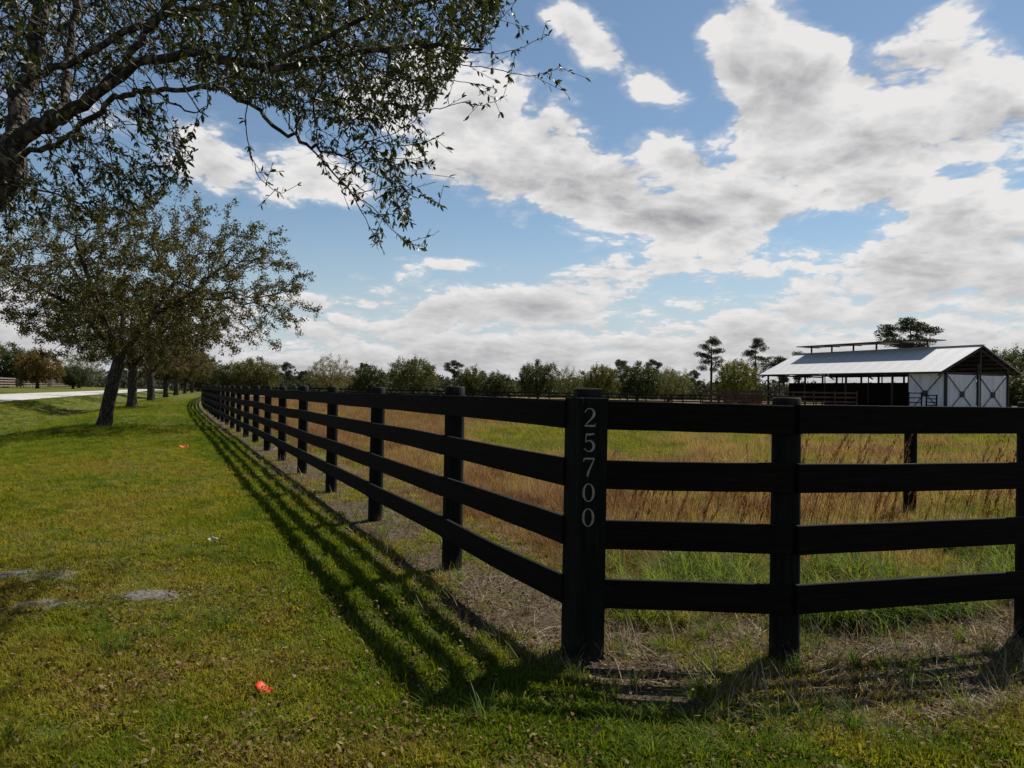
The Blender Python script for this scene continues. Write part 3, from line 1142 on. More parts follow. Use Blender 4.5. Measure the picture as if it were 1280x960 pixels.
def resample(poly, step):
    poly = [np.asarray(p, float) for p in poly]
    out = [poly[0]]
    for a, b in zip(poly[:-1], poly[1:]):
        n = max(1, int(round(np.linalg.norm(b - a) / step)))
        for i in range(1, n + 1):
            out.append(a + (b - a) * i / n)
    return out


class Skeleton:
    def __init__(self):
        self.p = []
        self.par = []

    def add_poly(self, poly, step, parent=None):
        pts = resample(poly, step)
        if parent is None and not self.p:
            self.p.append(pts[0]); self.par.append(-1); last = 0
        elif parent is None:
            d = np.linalg.norm(np.array(self.p) - pts[0], axis=1)
            last = int(d.argmin())
        else:
            last = parent
        for q in pts[1:]:
            self.p.append(q); self.par.append(last); last = len(self.p) - 1
        return last

    def colonize(self, A, step, kill, iters, rng, grav=0.0, start=0, jitter=0.25):
        A = np.asarray(A, float)
        P = np.array(self.p); par = list(self.par)
        kids = np.zeros(200000, np.int32)
        near = np.zeros(len(A), int); nd = np.full(len(A), 1e9)
        cand = P[start:]
        for c0_ in range(0, len(cand), 300):
            D = np.linalg.norm(A[:, None] - cand[None, c0_:c0_ + 300], axis=2)
            j = D.argmin(1); dv = D[np.arange(len(A)), j]
            m = dv < nd
            nd[m] = dv[m]; near[m] = j[m] + start + c0_
        chunks = [P]; count = len(P)
        buf = np.zeros((200000, 3)); buf[:count] = P
        for it in range(iters):
            if len(A) == 0: break
            v = A - buf[near]
            v /= np.linalg.norm(v, axis=1)[:, None] + 1e-9
            acc = np.zeros((count, 3)); np.add.at(acc, near, v)
            ids = np.unique(near)
            ids = ids[kids[ids] < 4]
            if len(ids) == 0: break
            d = acc[ids]
            d = d / (np.linalg.norm(d, axis=1)[:, None] + 1e-9) + rng.normal(0, jitter, d.shape) + np.array([0, 0, grav])
            d /= np.linalg.norm(d, axis=1)[:, None] + 1e-9
            new = buf[ids] + d * step
            kids[ids] += 1
            n0 = count; count += len(new)
            if count > 190000: break
            buf[n0:count] = new; par.extend(ids.tolist())
            for c0_ in range(0, len(new), 400):
                D = np.linalg.norm(A[:, None] - new[None, c0_:c0_ + 400], axis=2)
                j = D.argmin(1); dv = D[np.arange(len(A)), j]
                m = dv < nd
                nd[m] = dv[m]; near[m] = j[m] + n0 + c0_
            keep = nd > kill
            A, near, nd = A[keep], near[keep], nd[keep]
        self.p = [q for q in buf[:count]]; self.par = par

    def radii(self, tip, power, base_r=None, pw=1.0):
        n = len(self.p)
        par = np.array(self.par)
        acc = np.zeros(n); kids = np.zeros(n, int); lev = np.zeros(n, int)
        r = np.zeros(n)
        for i in range(n - 1, -1, -1):
            r[i] = tip if kids[i] == 0 else acc[i] ** (1 / power)
            q = par[i]
            if q >= 0:
                acc[q] += r[i] ** power; kids[q] += 1; lev[q] = max(lev[q], lev[i] + 1)
        if base_r:
            r = r * (base_r / r[0]) ** (np.clip(np.log(r / tip) / np.log(r[0] / tip), 0, 1) ** pw)
        self.r, self.kids, self.lev = r, kids, lev

    def tubes(self, rmin=0.0, sides=(8, 5, 3), cuts=(0.06, 0.015)):
        """skin all chains of branches with tubes"""
        P = np.array(self.p); n = len(P)
        ch = [[] for _ in range(n)]
        for i, q in enumerate(self.par):
            if q >= 0: ch[q].append(i)
        V = []; F = []
        vi = 0
        starts = [(0, -1)]
        while starts:
            st, frm = starts.pop()
            chain = [] if frm < 0 else [frm]
            cur = st
            while True:
                chain.append(cur)
                if not ch[cur]: break
                ks = sorted(ch[cur], key=lambda k: -self.r[k])
                for k in ks[1:]:
                    if self.r[k] >= rmin: starts.append((k, cur))
                if self.r[ks[0]] < rmin: break
                cur = ks[0]
            if len(chain) < 2: continue
            pts = P[chain]; rr = self.r[chain].copy()
            if frm >= 0: rr[0] = min(rr[0], rr[1] * 1.15)
            k = sides[0] if rr.max() > cuts[0] else sides[1] if rr.max() > cuts[1] else sides[2]
            d = np.gradient(pts, axis=0)
            d /= np.linalg.norm(d, axis=1)[:, None] + 1e-9
            ref = np.array([0.3, 0.9, 0.2]) if abs(d[0][2]) > 0.8 else np.array([0, 0, 1.0])
            u = np.cross(d, ref); u /= np.linalg.norm(u, axis=1)[:, None] + 1e-9
            w = np.cross(d, u)
            a = np.arange(k) * 2 * np.pi / k
            ring = pts[:, None] + rr[:, None, None] * (np.cos(a)[None, :, None] * u[:, None] + np.sin(a)[None, :, None] * w[:, None])
            m = len(pts)
            V.append(ring.reshape(-1, 3))
            i = np.arange(m - 1)[:, None] * k; j = np.arange(k)[None]
            j2 = (j + 1) % k
            q = np.stack([i + j, i + j2, i + k + j2, i + k + j], -1).reshape(-1, 4) + vi
            F.append(q)
            vi += m * k
        return np.concatenate(V), np.concatenate(F)


def leaf_verts(C, D, N, L, Wd, kind):
    """arrays of leaves: centre/base C, direction D, normal N, length, width"""
    D = D / (np.linalg.norm(D, axis=1)[:, None] + 1e-9)
    Sd = np.cross(D, N); Sd /= np.linalg.norm(Sd, axis=1)[:, None] + 1e-9
    Nn = np.cross(Sd, D)
    L = L[:, None]; Wd = Wd[:, None]
    n = len(C)
    if kind == 'quad':
        V = np.stack([C, C + D * L * 0.5 + Sd * Wd * 0.5, C + D * L, C + D * L * 0.5 - Sd * Wd * 0.5], 1)
        b = np.arange(n)[:, None] * 4
        F = b + np.array([[0, 1, 2, 3]])
        return V.reshape(-1, 3), F
    # folded elliptic leaf with a drooping tip
    V = np.stack([C, C + D * L * 0.33 + Sd * Wd * 0.46 + Nn * Wd * 0.14, C + D * L * 0.68 + Sd * Wd * 0.40 + Nn * Wd * 0.10 - Nn * L * 0.03,
                  C + D * L - Nn * L * 0.10, C + D * L * 0.68 - Sd * Wd * 0.40 + Nn * Wd * 0.10 - Nn * L * 0.03,
                  C + D * L * 0.33 - Sd * Wd * 0.46 + Nn * Wd * 0.14, C + D * L * 0.45], 1)
    b = np.arange(n)[:, None] * 7
    F = np.concatenate([b + np.array([[0, 1, 6]]), b + np.array([[1, 2, 6]]), b + np.array([[2, 3, 6]]),
                        b + np.array([[3, 4, 6]]), b + np.array([[4, 5, 6]]), b + np.array([[5, 0, 6]])])
    return V.reshape(-1, 3), F


def unit(rng, n):
    v = rng.normal(0, 1, (n, 3))
    return v / (np.linalg.norm(v, axis=1)[:, None] + 1e-9)


# ---- the near oak whose limbs hang into the picture

def in_poly(x, y, poly):
    inside = np.zeros(len(x), bool)
    n = len(poly)
    for i in range(n):
        x0, y0 = poly[i]; x1, y1 = poly[(i + 1) % n]
        c = ((y0 > y) != (y1 > y)) & (x < (x1 - x0) * (y - y0) / ((y1 - y0) or 1e-9) + x0)
        inside ^= c
    return inside


def build_near_oak():
    rng = np.random.RandomState(5)
    root = empty('oak_tree', (-4.05, 5.05, 0))
    tag(root, 'large near oak at upper left with dark limbs and leafy twigs overhanging the lawn', 'tree')
    off = np.array([-4.05, 5.05, 0])
    sk = Skeleton()
    fork = np.array(at(2, 205, 4.85))
    sk.add_poly([(-4.05, 5.05, -0.15), (-4.0, 5.05, 0.15), (-3.9, 5.0, 1.1), (-3.62, 4.95, 1.95), (fork + np.array([-0.22, 0.02, -0.22])), fork], 0.16)
    def W(lst, jit=0.012):
        """limb through photo points, smoothed"""
        P = [np.array(at(*q)) for q in lst]
        P = [P[0] * 2 - P[1]] + P + [P[-1] * 2 - P[-2]]
        out = []
        for i in range(1, len(P) - 2):
            for t in (0, 0.25, 0.5, 0.75):
                a, b, c, d = P[i - 1:i + 3]
                out.append(0.5 * (2 * b + (c - a) * t + (2 * a - 5 * b + 4 * c - d) * t * t + (3 * b - a - 3 * c + d) * t ** 3) + (rng.normal(0, jit, 3) if t else 0))
        return out + [P[-2]]
    caps = []
    n0 = len(sk.p)
    sk.add_poly(W([(2, 205, 4.85), (40, 163, 4.8), (75, 146, 4.75), (110, 124, 4.7), (140, 94, 4.7), (165, 62, 4.65), (200, 20, 4.6), (250, -50, 4.6), (330, -130, 4.7)]), 0.13)
    caps.append((n0, len(sk.p), 0.1, 0.06))
    n0 = len(sk.p)
    sk.add_poly(W([(2, 205, 4.85), (50, 188, 4.7), (85, 170, 4.55), (118, 146, 4.45), (150, 122, 4.35), (185, 116, 4.3), (225, 132, 4.25), (260, 146, 4.2)]), 0.13)
    caps.append((n0, len(sk.p), 0.055, 0.025))
    n0 = len(sk.p)
    sk.add_poly(W([(10, 185, 4.85), (22, 130, 4.95), (38, 85, 5.05), (46, 35, 5.1), (58, -20, 5.2), (75, -120, 5.4), (120, -260, 5.6)]), 0.13)
    caps.append((n0, len(sk.p), 0.062, 0.04))
    n0 = len(sk.p)
    sk.add_poly(W([(75, 146, 4.75), (82, 105, 4.9), (88, 60, 5.0), (100, 0, 5.1), (140, -90, 5.3)]), 0.13)
    caps.append((n0, len(sk.p), 0.036, 0.02))
    n0 = len(sk.p)
    sk.add_poly(W([(30, 100, 5.0), (75, 82, 4.9), (120, 62, 4.8), (170, 34, 4.7), (250, 10, 4.7), (360, -10, 4.8)]), 0.13)
    caps.append((n0, len(sk.p), 0.045, 0.03))
    sk.add_poly(W([(120, 112, 4.7), (185, 74, 4.6), (250, 66, 4.5), (330, 84, 4.5), (400, 74, 4.5), (470, 62, 4.6), (540, 58, 4.7), (600, 62, 4.7)]), 0.13)
    sk.add_poly(W([(185, 116, 4.3), (250, 108, 4.3), (310, 128, 4.3), (350, 163, 4.3), (383, 180, 4.3), (400, 189, 4.3)]), 0.10)
    twigs = [
        [(400, 189, 4.3), (430, 195, 4.3), (460, 212, 4.3), (484, 222, 4.3), (530, 217, 4.3)],
        [(430, 195, 4.3), (453, 181, 4.3), (473, 172, 4.32), (498, 164, 4.35), (520, 150, 4.4)],
        [(388, 183, 4.3), (417, 217, 4.28), (440, 243, 4.26), (453, 267, 4.25), (467, 292, 4.24), (476, 301, 4.24)],
        [(440, 243, 4.26), (466, 259, 4.24), (489, 286, 4.22), (510, 303, 4.2), (533, 309, 4.2)],
        [(440, 243, 4.26), (473, 237, 4.22), (500, 232, 4.2), (514, 246, 4.18)],
        [(453, 264, 4.25), (480, 268, 4.22), (503, 266, 4.2), (514, 280, 4.2)],
        [(484, 222, 4.3), (508, 232, 4.25), (530, 244, 4.2), (553, 258, 4.2)],
        [(420, 193, 4.3), (450, 204, 4.35), (478, 200, 4.4), (520, 198, 4.4), (541, 207, 4.4)],
        [(467, 175, 4.3), (500, 182, 4.25), (530, 178, 4.2), (556, 166, 4.2)],
        [(400, 189, 4.3), (412, 222, 4.35), (436, 236, 4.4), (452, 252, 4.4)],
        [(563, 77, 4.6), (585, 82, 4.55), (617, 86, 4.5), (660, 95, 4.5), (684, 90, 4.5), (702, 83, 4.5)],
        [(583, 66, 4.6), (612, 67, 4.6), (645, 62, 4.6), (688, 42, 4.6)],
        [(523, 137, 4.5), (550, 136, 4.5), (577, 128, 4.5), (604, 132, 4.5), (634, 119, 4.5)],
        [(590, 60, 4.6), (612, 38, 4.6), (630, 20, 4.6), (646, 0, 4.6)],
        [(560, 100, 4.5), (590, 104, 4.5), (622, 112, 4.5)],
        [(306, 140, 4.3), (308, 165, 4.3), (316, 200, 4.28), (323, 220, 4.26), (341, 237, 4.25), (352, 242, 4.25)],
    ]
    sk.add_poly(W([(330, 84, 4.5), (420, 40, 4.4), (500, 10, 4.3), (580, -10, 4.3), (640, -40, 4.3)]), 0.13)
    sk.add_poly(W([(440, 70, 4.55), (480, 95, 4.5), (520, 100, 4.5), (560, 100, 4.5)]), 0.13)
    sk.add_poly(W([(420, 74, 4.5), (450, 110, 4.5), (490, 130, 4.5), (523, 137, 4.5)]), 0.13)
    # hanging sprays on the lower left
    sk.add_poly(W([(85, 170, 4.55), (120, 200, 4.4), (160, 225, 4.3), (205, 240, 4.25)]), 0.13)
    sk.add_poly(W([(150, 130, 4.4), (180, 160, 4.3), (215, 185, 4.3)]), 0.13)
    sk.add_poly(W([(10, 205, 4.85), (25, 225, 4.5), (60, 240, 4.3), (110, 262, 4.2)]), 0.13)
    # crown volume
    N = 140000
    c = np.array([-3.3, 5.2, 4.4])
    u = unit(rng, N) * (rng.rand(N, 1) ** 0.4) * np.array([4.9, 3.9, 2.7])
    A = c + u
    A = A[(A[:, 2] > 2.2) & (A[:, 1] > 1.9)]
    px, py, dep = project(A)
    main = [(-3000, -6000), (700, -6000), (650, -40), (628, 25), (590, 70), (560, 110), (535, 140), (470, 160), (430, 150), (370, 142), (300, 126), (245, 104), (180, 90), (110, 110), (60, 130), (20, 160), (-3000, 260)]
    low = [(55, 150), (120, 150), (190, 128), (235, 150), (250, 190), (232, 235), (190, 272), (120, 285), (40, 290), (-400, 330), (-400, 190), (0, 235)]
    twig = [(340, 140), (480, 140), (545, 170), (530, 225), (510, 300), (470, 290), (430, 240), (390, 190)]
    keep = np.zeros(len(A), bool)
    q = rng.rand(len(A))
    im = in_poly(px, py, main)
    inside_frame = (px > -40) & (px < 1320) & (py > -40)
    keep |= im & inside_frame & (q < np.where(px < 200, 0.65, 1.0))
    keep |= im & ~inside_frame & (q < 0.20)
    keep |= in_poly(px, py, low) & (q < 0.17)
    keep |= in_poly(px, py, twig) & (q < 0.07)
    keep &= ~((px < 240) & (px > -60) & (py > -40) & (dep < 4.75) & (dep > 0.5) & (rng.rand(len(A)) < 0.85) & ~in_poly(px, py, low))
    keep &= (np.abs(A[:, 0] - off[0]) + np.abs(A[:, 1] - off[1]) > 0.5) & (dep > 2.4)
    # a gap in the crown lets the sun reach the top of the trunk
    t0 = np.array(at(0, 220, 4.8)); sdir = np.array(sd)
    rel = A - t0; tt = rel @ sdir
    keep &= ~((np.linalg.norm(rel - tt[:, None] * sdir, axis=1) < 0.42) & (tt > 0.1))
    A = A[keep]
    vis = (project(A)[0] > -60) & (project(A)[1] > -60)
    Av, Ah = A[vis], A[~vis]
    Av = Av[rng.permutation(len(Av))[:17000]]; Ah = Ah[rng.permutation(len(Ah))[:2000]]
    A = np.concatenate([Av, Ah])
    sk.colonize(A, 0.075, 0.09, 150, rng, -0.04, start=12, jitter=0.22)
    ntw = len(sk.p)
    for tw in twigs:
        sk.add_poly(W(tw, 0.003), 0.05)
    for i in range(ntw, len(sk.p), 3):              # short side shoots on the drawn twigs
        q = np.array(sk.p[i]); dd = unit(rng, 1)[0] * 0.07 + np.array([0.02, 0, -0.02])
        sk.add_poly([q, q + dd, q + dd * 1.9], 0.06, i)
    sk.radii(0.0016, 2.55, 0.18, 4.6)
    for (i0, i1, c0, c1) in caps:
        t = np.linspace(0, 1, i1 - i0)
        sk.r[i0:i1] = np.minimum(sk.r[i0:i1], c0 + (c1 - c0) * t)
    for i in range(1, len(sk.p)):
        sk.r[i] = min(sk.r[i], sk.r[sk.par[i]])
    V, F = sk.tubes(0.0, (10, 6, 3), (0.03, 0.008))
    link('trunk', mesh_np('trunk', V - off, F, True), M_OAK, root)
    # leaves on the outer twigs
    P = np.array(sk.p); par = np.array(sk.par)
    ok = (sk.lev <= 5) & (par >= 0) & (sk.r < 0.010)
    ids = np.where(ok)[0]
    d = P[ids] - P[par[ids]]
    per = rng.poisson(np.where(sk.lev[ids] == 0, 8.5, 6.5) * np.where(ids >= ntw, 0.34, 1.0))
    rep = np.repeat(np.arange(len(ids)), per)
    n = len(rep)
    base = P[ids][rep] - d[rep] * rng.rand(n, 1)
    pxs, pys, dps = project(base)
    D = d[rep] / 0.085 * 0.9 + unit(rng, n) * 0.85 + np.array([0, 0, -0.22])
    Nn = unit(rng, n) * 0.8 + np.array([0, 0, 0.9])
    L = rng.uniform(0.025, 0.050, n); Wd = L * rng.uniform(0.30, 0.44, n)
    # sort out the leaves that show singly against the sky
    edge = (pxs > 430) & (pxs < 690) & (pys > 20) & (pys < 310) & (in_poly(pxs, pys, twig) | (pxs > 540))
    single = np.where(edge)[0]
    single = single[np.argsort(-(L[single] / dps[single]))][:260]
    mask = np.ones(n, bool); mask[single] = False
    V, F = leaf_verts(base[mask] - off, D[mask], Nn[mask], L[mask], Wd[mask], 'leaf')
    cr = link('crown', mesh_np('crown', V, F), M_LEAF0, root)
    tag(cr, kind='stuff')
    protos = []
    for k in range(4):
        Lk = 0.034 + 0.008 * k
        Vk, Fk = leaf_verts(np.zeros((1, 3)), np.array([[1.0, 0, 0]]), np.array([[0.0, 0, 1]]), np.array([Lk]), np.array([Lk * 0.38]), 'leaf')
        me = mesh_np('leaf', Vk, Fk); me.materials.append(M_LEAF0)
        protos.append(me)
    for i in single:
        k = int(min(3, max(0, round((L[i] - 0.034) / 0.008))))
        o = bpy.data.objects.new('leaf', protos[k]); COL.objects.link(o)
        x = Vector(D[i]).normalized(); y = Vector(Nn[i]).cross(x).normalized(); z = x.cross(y)
        M = Matrix((x, y, z)).transposed().to_4x4(); M.translation = Vector(base[i] - off)
        o.matrix_world = M
        o.parent = root
    print('near oak nodes', len(sk.p), 'leaves', n)
    # ball moss on a twig of the limb
    c = np.array(at(176, 139, 4.36))
    m = 260
    dd = unit(rng, m)
    b0 = dd * 0.006
    V, F = leaf_verts(b0, dd, unit(rng, m), rng.uniform(0.03, 0.055, m), np.full(m, 0.004), 'quad')
    o = link('ball_moss', mesh_np('ball_moss', V, F), mat_plain('grey_green_moss', (0.03, 0.032, 0.022), 0.9, 0.1))
    o.location = c
    tag(o, 'dark spiky ball of moss growing on a twig of the near oak', 'air plant')


build_near_oak()


# ---- generic oaks (row trees and the trees round the paddock)
def oak_meshes(seed, trunk_h, crown_c, crown_r, natt, step, nleaf, leaf, trunk_r, flat=0.6, lean=(0, 0), hollow=0.4, squash=None, spread=0.34):
    rng = np.random.RandomState(seed)
    sk = Skeleton()
    fx, fy = lean
    fork = np.array([fx, fy, trunk_h])
    sk.add_poly([(0, 0, -0.3), (0, 0, 0.05), (fx * 0.25, fy * 0.25, trunk_h * 0.35), (fx * 0.6, fy * 0.6, trunk_h * 0.7), fork], step)
    nl = 7
    cr = np.array(crown_r)
    for k in range(nl):
        a = 2 * math.pi * (k + rng.rand() * 0.6) / nl
        rr = rng.uniform(0.35, 0.6)
        q1 = fork + np.array([math.cos(a) * cr[0] * rr * 0.45, math.sin(a) * cr[1] * rr * 0.45, cr[2] * rng.uniform(0.35, 0.6)])
        q2 = fork + np.array([math.cos(a) * cr[0] * rr * 1.1, math.sin(a) * cr[1] * rr * 1.1, cr[2] * rng.uniform(0.7, 1.25)])
        sk.add_poly([fork, q1, q2], step, None)
    N = natt * 4
    u = unit(rng, N) * (hollow + (1 - hollow) * rng.rand(N, 1) ** 0.6)
    # uneven outline
    ph = rng.rand(8) * 6.28
    th = np.arctan2(u[:, 1], u[:, 0]); el = u[:, 2]
    lump = 1 + 0.13 * np.sin(3 * th + ph[0]) * np.cos(2 * el + ph[1]) + 0.10 * np.sin(7 * th + 5 * el + ph[2]) + 0.07 * np.sin(13 * th + ph[3] - 9 * el)
    A = np.array(crown_c) + np.array([fx, fy, 0]) + u * lump[:, None] * cr
    rad = np.hypot(A[:, 0] - fx, A[:, 1] - fy)
    A = A[(A[:, 2] > trunk_h * 0.85 + 0.12 * rad)]
    # thin clumps: keep where a lattice of noise is high
    cl = np.sin(A[:, 0] * 1.9 + ph[4]) * np.sin(A[:, 1] * 1.9 + ph[5]) * np.sin(A[:, 2] * 2.1 + ph[6])
    A = A[(cl > -0.30) | (rng.rand(len(A)) < 0.3)][:natt]
    sk.colonize(A, step, step * 1.25, 70, rng, 0.02, start=4, jitter=0.35)
    sk.radii(0.006, 2.3, trunk_r)
    V, F = sk.tubes(0.0, (10, 5, 3), (0.05, 0.018))
    # root flare
    fl = np.clip(1 - (V[:, 2] + 0.05) / 0.6, 0, 1)
    V[:, 0] *= 1 + 0.45 * fl ** 2; V[:, 1] *= 1 + 0.45 * fl ** 2
    tm = mesh_np('trunk', V, F, True); tm.materials.append(M_OAK)
    P = np.array(sk.p); par = np.array(sk.par)
    ids = np.where((sk.lev <= 3) & (par >= 0) & (sk.r < 0.045))[0]
    pick = ids[rng.randint(0, len(ids), nleaf)]
    base = P[pick] + rng.normal(0, spread * step, (nleaf, 3)) + (P[par[pick]] - P[pick]) * rng.rand(nleaf, 1)
    D = unit(rng, nleaf) + np.array([0, 0, 0.1]); Nn = unit(rng, nleaf) + np.array([0, 0, 0.7])
    L = rng.uniform(0.7, 1.3, nleaf) * leaf
    V, F = leaf_verts(base, D, Nn, L, L * rng.uniform(0.42, 0.6, nleaf), 'quad')
    lm = mesh_np('crown', V, F); lm.materials.append(M_LEAF1)
    return tm, lm


OAKS = [
    oak_meshes(21, 2.3, (0.45, 0.0, 4.75), (5.5, 4.8, 2.75), 4200, 0.23, 84000, 0.080, 0.205, lean=(0.55, -0.1), hollow=0.25, spread=0.25),
    oak_meshes(22, 2.2, (0.0, 0.0, 4.6), (4.6, 4.6, 2.5), 2200, 0.27, 52000, 0.11, 0.25, lean=(0.1, 0.1)),
    oak_meshes(23, 1.9, (0.0, 0.0, 4.0), (4.3, 4.3, 2.6), 2200, 0.27, 52000, 0.12, 0.24, lean=(-0.1, 0.1), hollow=0.3),
    oak_meshes(24, 1.2, (0.0, 0.0, 3.3), (3.5, 3.5, 2.7), 1700, 0.25, 40000, 0.12, 0.24, lean=(0.1, 0.0), hollow=0.2),
    oak_meshes(25, 2.2, (0.0, 0.0, 4.5), (4.6, 4.6, 2.6), 2600, 0.26, 16000, 0.09, 0.30, lean=(0.1, 0.1)),   # nearly bare
]

FOAKS = [   # seen only from far off: coarser leaf sprays, crowns that come lower
    None,
    oak_meshes(42, 1.5, (0.0, 0.0, 4.1), (4.4, 4.4, 3.1), 900, 0.35, 17000, 0.24, 0.30, hollow=0.25, spread=0.6),
    oak_meshes(43, 1.2, (0.0, 0.0, 3.7), (4.2, 4.2, 3.1), 900, 0.35, 18000, 0.24, 0.28, hollow=0.2, spread=0.6),
    oak_meshes(44, 0.8, (0.0, 0.0, 3.0), (3.6, 3.6, 3.0), 800, 0.33, 16000, 0.24, 0.24, hollow=0.1, spread=0.6),
    oak_meshes(45, 1.3, (0.0, 0.0, 4.0), (4.4, 4.4, 3.2), 1500, 0.33, 12000, 0.17, 0.30, hollow=0.2, spread=0.5),
]


def tree(name, meshes, loc, rz, sc, tint, label, cat='tree', group=None, names=('trunk', 'crown'), sz=None):
    root = empty(name, loc, rz)
    root.scale = (sc, sc, sz or sc)
    tag(root, label, cat, group)
    for nm, me in zip(names, meshes):
        o = bpy.data.objects.new(nm, me); COL.objects.link(o); o.parent = root
        o.color = (*tint, 1)
        if nm == 'crown': o['kind'] = 'stuff'
    return root


ROW = [
    # px, depth, variant, rotation, scale, tint, label
    (131, 26.0, 0, 0.0, 1.0, (1.0, 0.95, 0.85), 'spreading leafy oak with the thick leaning trunk, first behind the near limbs'),
    (165, 50.0, 1, 1.1, 1.15, (0.75, 0.75, 0.7), 'straight-trunked oak just behind the leaning leafy oak'),
    (189, 74.0, 4, 2.3, 1.15, (1.6, 1.15, 0.9), 'sparse brownish oak with a pale forked trunk, third trunk of the roadside row'),
    (207, 98.0, 2, 0.4, 1.15, (0.9, 0.85, 0.75), 'fourth trunk of the roadside row, dark and narrow'),
    (220, 122.0, 4, 4.0, 1.2, (1.7, 1.2, 0.9), 'fifth oak of the roadside row, pale thin trunk under brownish twigs'),
    (231, 146.0, 2, 5.2, 1.2, (1.1, 0.95, 0.75), 'sixth oak of the roadside row, small trunk near the fence end'),
    (240, 170.0, 1, 0.9, 1.2, (1.0, 0.95, 0.8), 'seventh oak of the roadside row, tiny trunk left of the fence end'),
    (248, 195.0, 3, 2.0, 1.35, (0.9, 0.9, 0.8), 'last oak of the roadside row, right behind the vanishing fence'),
]
for (px, Y, k, rz, sc, tint, lab) in ROW:
    d = ray(px, 500)
    x = d[0] * Y
    tree('oak_tree', OAKS[k], (x, Y, hz(x, Y)), rz, sc, tint, lab, group='oaks in a row along the road')


# ---- pines
def pine_meshes(seed, h, crown_from, width, nlimb, per, needle=0.32):
    rng = np.random.RandomState(seed)
    sk = Skeleton()
    bend = rng.normal(0, 0.02 * h, 2)
    trunk = [(0, 0, -0.3), (bend[0] * 0.4, bend[1] * 0.4, h * 0.4), (bend[0], bend[1], h * 0.72), (bend[0] * 0.7, bend[1] * 0.5, h * 0.97)]
    sk.add_poly(trunk, 0.5)
    clumps = []
    TP = np.array(sk.p)
    for k in range(nlimb):
        t = crown_from + (1 - crown_from) * (k + rng.rand()) / nlimb
        z = h * t * 0.97
        i = int(np.abs(TP[:, 2] - z).argmin())
        a = rng.rand() * 6.28
        env = width * (0.45 + 0.9 * math.sin(math.pi * min(1, (t - crown_from) / (1 - crown_from) * 0.75 + 0.22))) * 0.62
        ln = env * rng.uniform(0.5, 1.05)
        p0 = TP[i]
        p1 = p0 + np.array([math.cos(a) * ln * 0.5, math.sin(a) * ln * 0.5, ln * rng.uniform(0.05, 0.25)])
        p2 = p0 + np.array([math.cos(a + 0.2) * ln, math.sin(a + 0.2) * ln, ln * rng.uniform(0.15, 0.5)])
        sk.add_poly([p0, p1, p2], 0.5, i)
        for q, r_ in ((p2, 1.0), (p1 * 0.4 + p2 * 0.6 + rng.normal(0, 0.25, 3), 0.85)):
            clumps.append((q, r_ * rng.uniform(0.55, 0.95)))
        for _ in range(2):
            clumps.append((p1 * 0.5 + p2 * 0.5 + rng.normal(0, 0.45, 3) * np.array([1, 1, 0.4]), rng.uniform(0.4, 0.7)))
    clumps.append((TP[-1] + np.array([0, 0, 0.2]), 0.8))
    sk.radii(0.02, 2.2, 0.018 * h)
    V, F = sk.tubes(0.0, (8, 4, 4), (0.08, 0.03))
    tm = mesh_np('trunk', V, F, True); tm.materials.append(M_PINEBARK)
    C = []; D = []
    for (q, r_) in clumps:
        n = int(per * r_ * r_)
        u = unit(rng, n)
        pos = q + u * (rng.rand(n, 1) ** 0.5) * r_ * np.array([1.15, 1.15, 0.55])
        C.append(pos); D.append(u + np.array([0, 0, 0.5]) + unit(rng, n) * 0.6)
    C = np.concatenate(C); D = np.concatenate(D); n = len(C)
    L = rng.uniform(0.6, 1.3, n) * needle
    V, F = leaf_verts(C, D, unit(rng, n), L, L * 0.32, 'quad')
    lm = mesh_np('crown', V, F); lm.materials.append(M_NEEDLE)
    return tm, lm


PINES = [pine_meshes(31, 14.5, 0.50, 3.3, 20, 300), pine_meshes(32, 14.0, 0.30, 3.6, 24, 260), pine_meshes(33, 12.0, 0.55, 4.6, 20, 380), pine_meshes(34, 9.5, 0.45, 3.0, 16, 280)]


def place(name, meshes, px, Y, top_py, rz, native_h, tint, label, cat='tree', group=None, wide=1.0):
    d = ray(px, top_py)
    x = d[0] * Y
    g_ = hz(x, Y)
    h = CAM_H + d[2] * Y - g_
    s = h / native_h
    return tree(name, meshes, (x, Y, g_), rz, s * wide, tint, label, cat, group, sz=s)


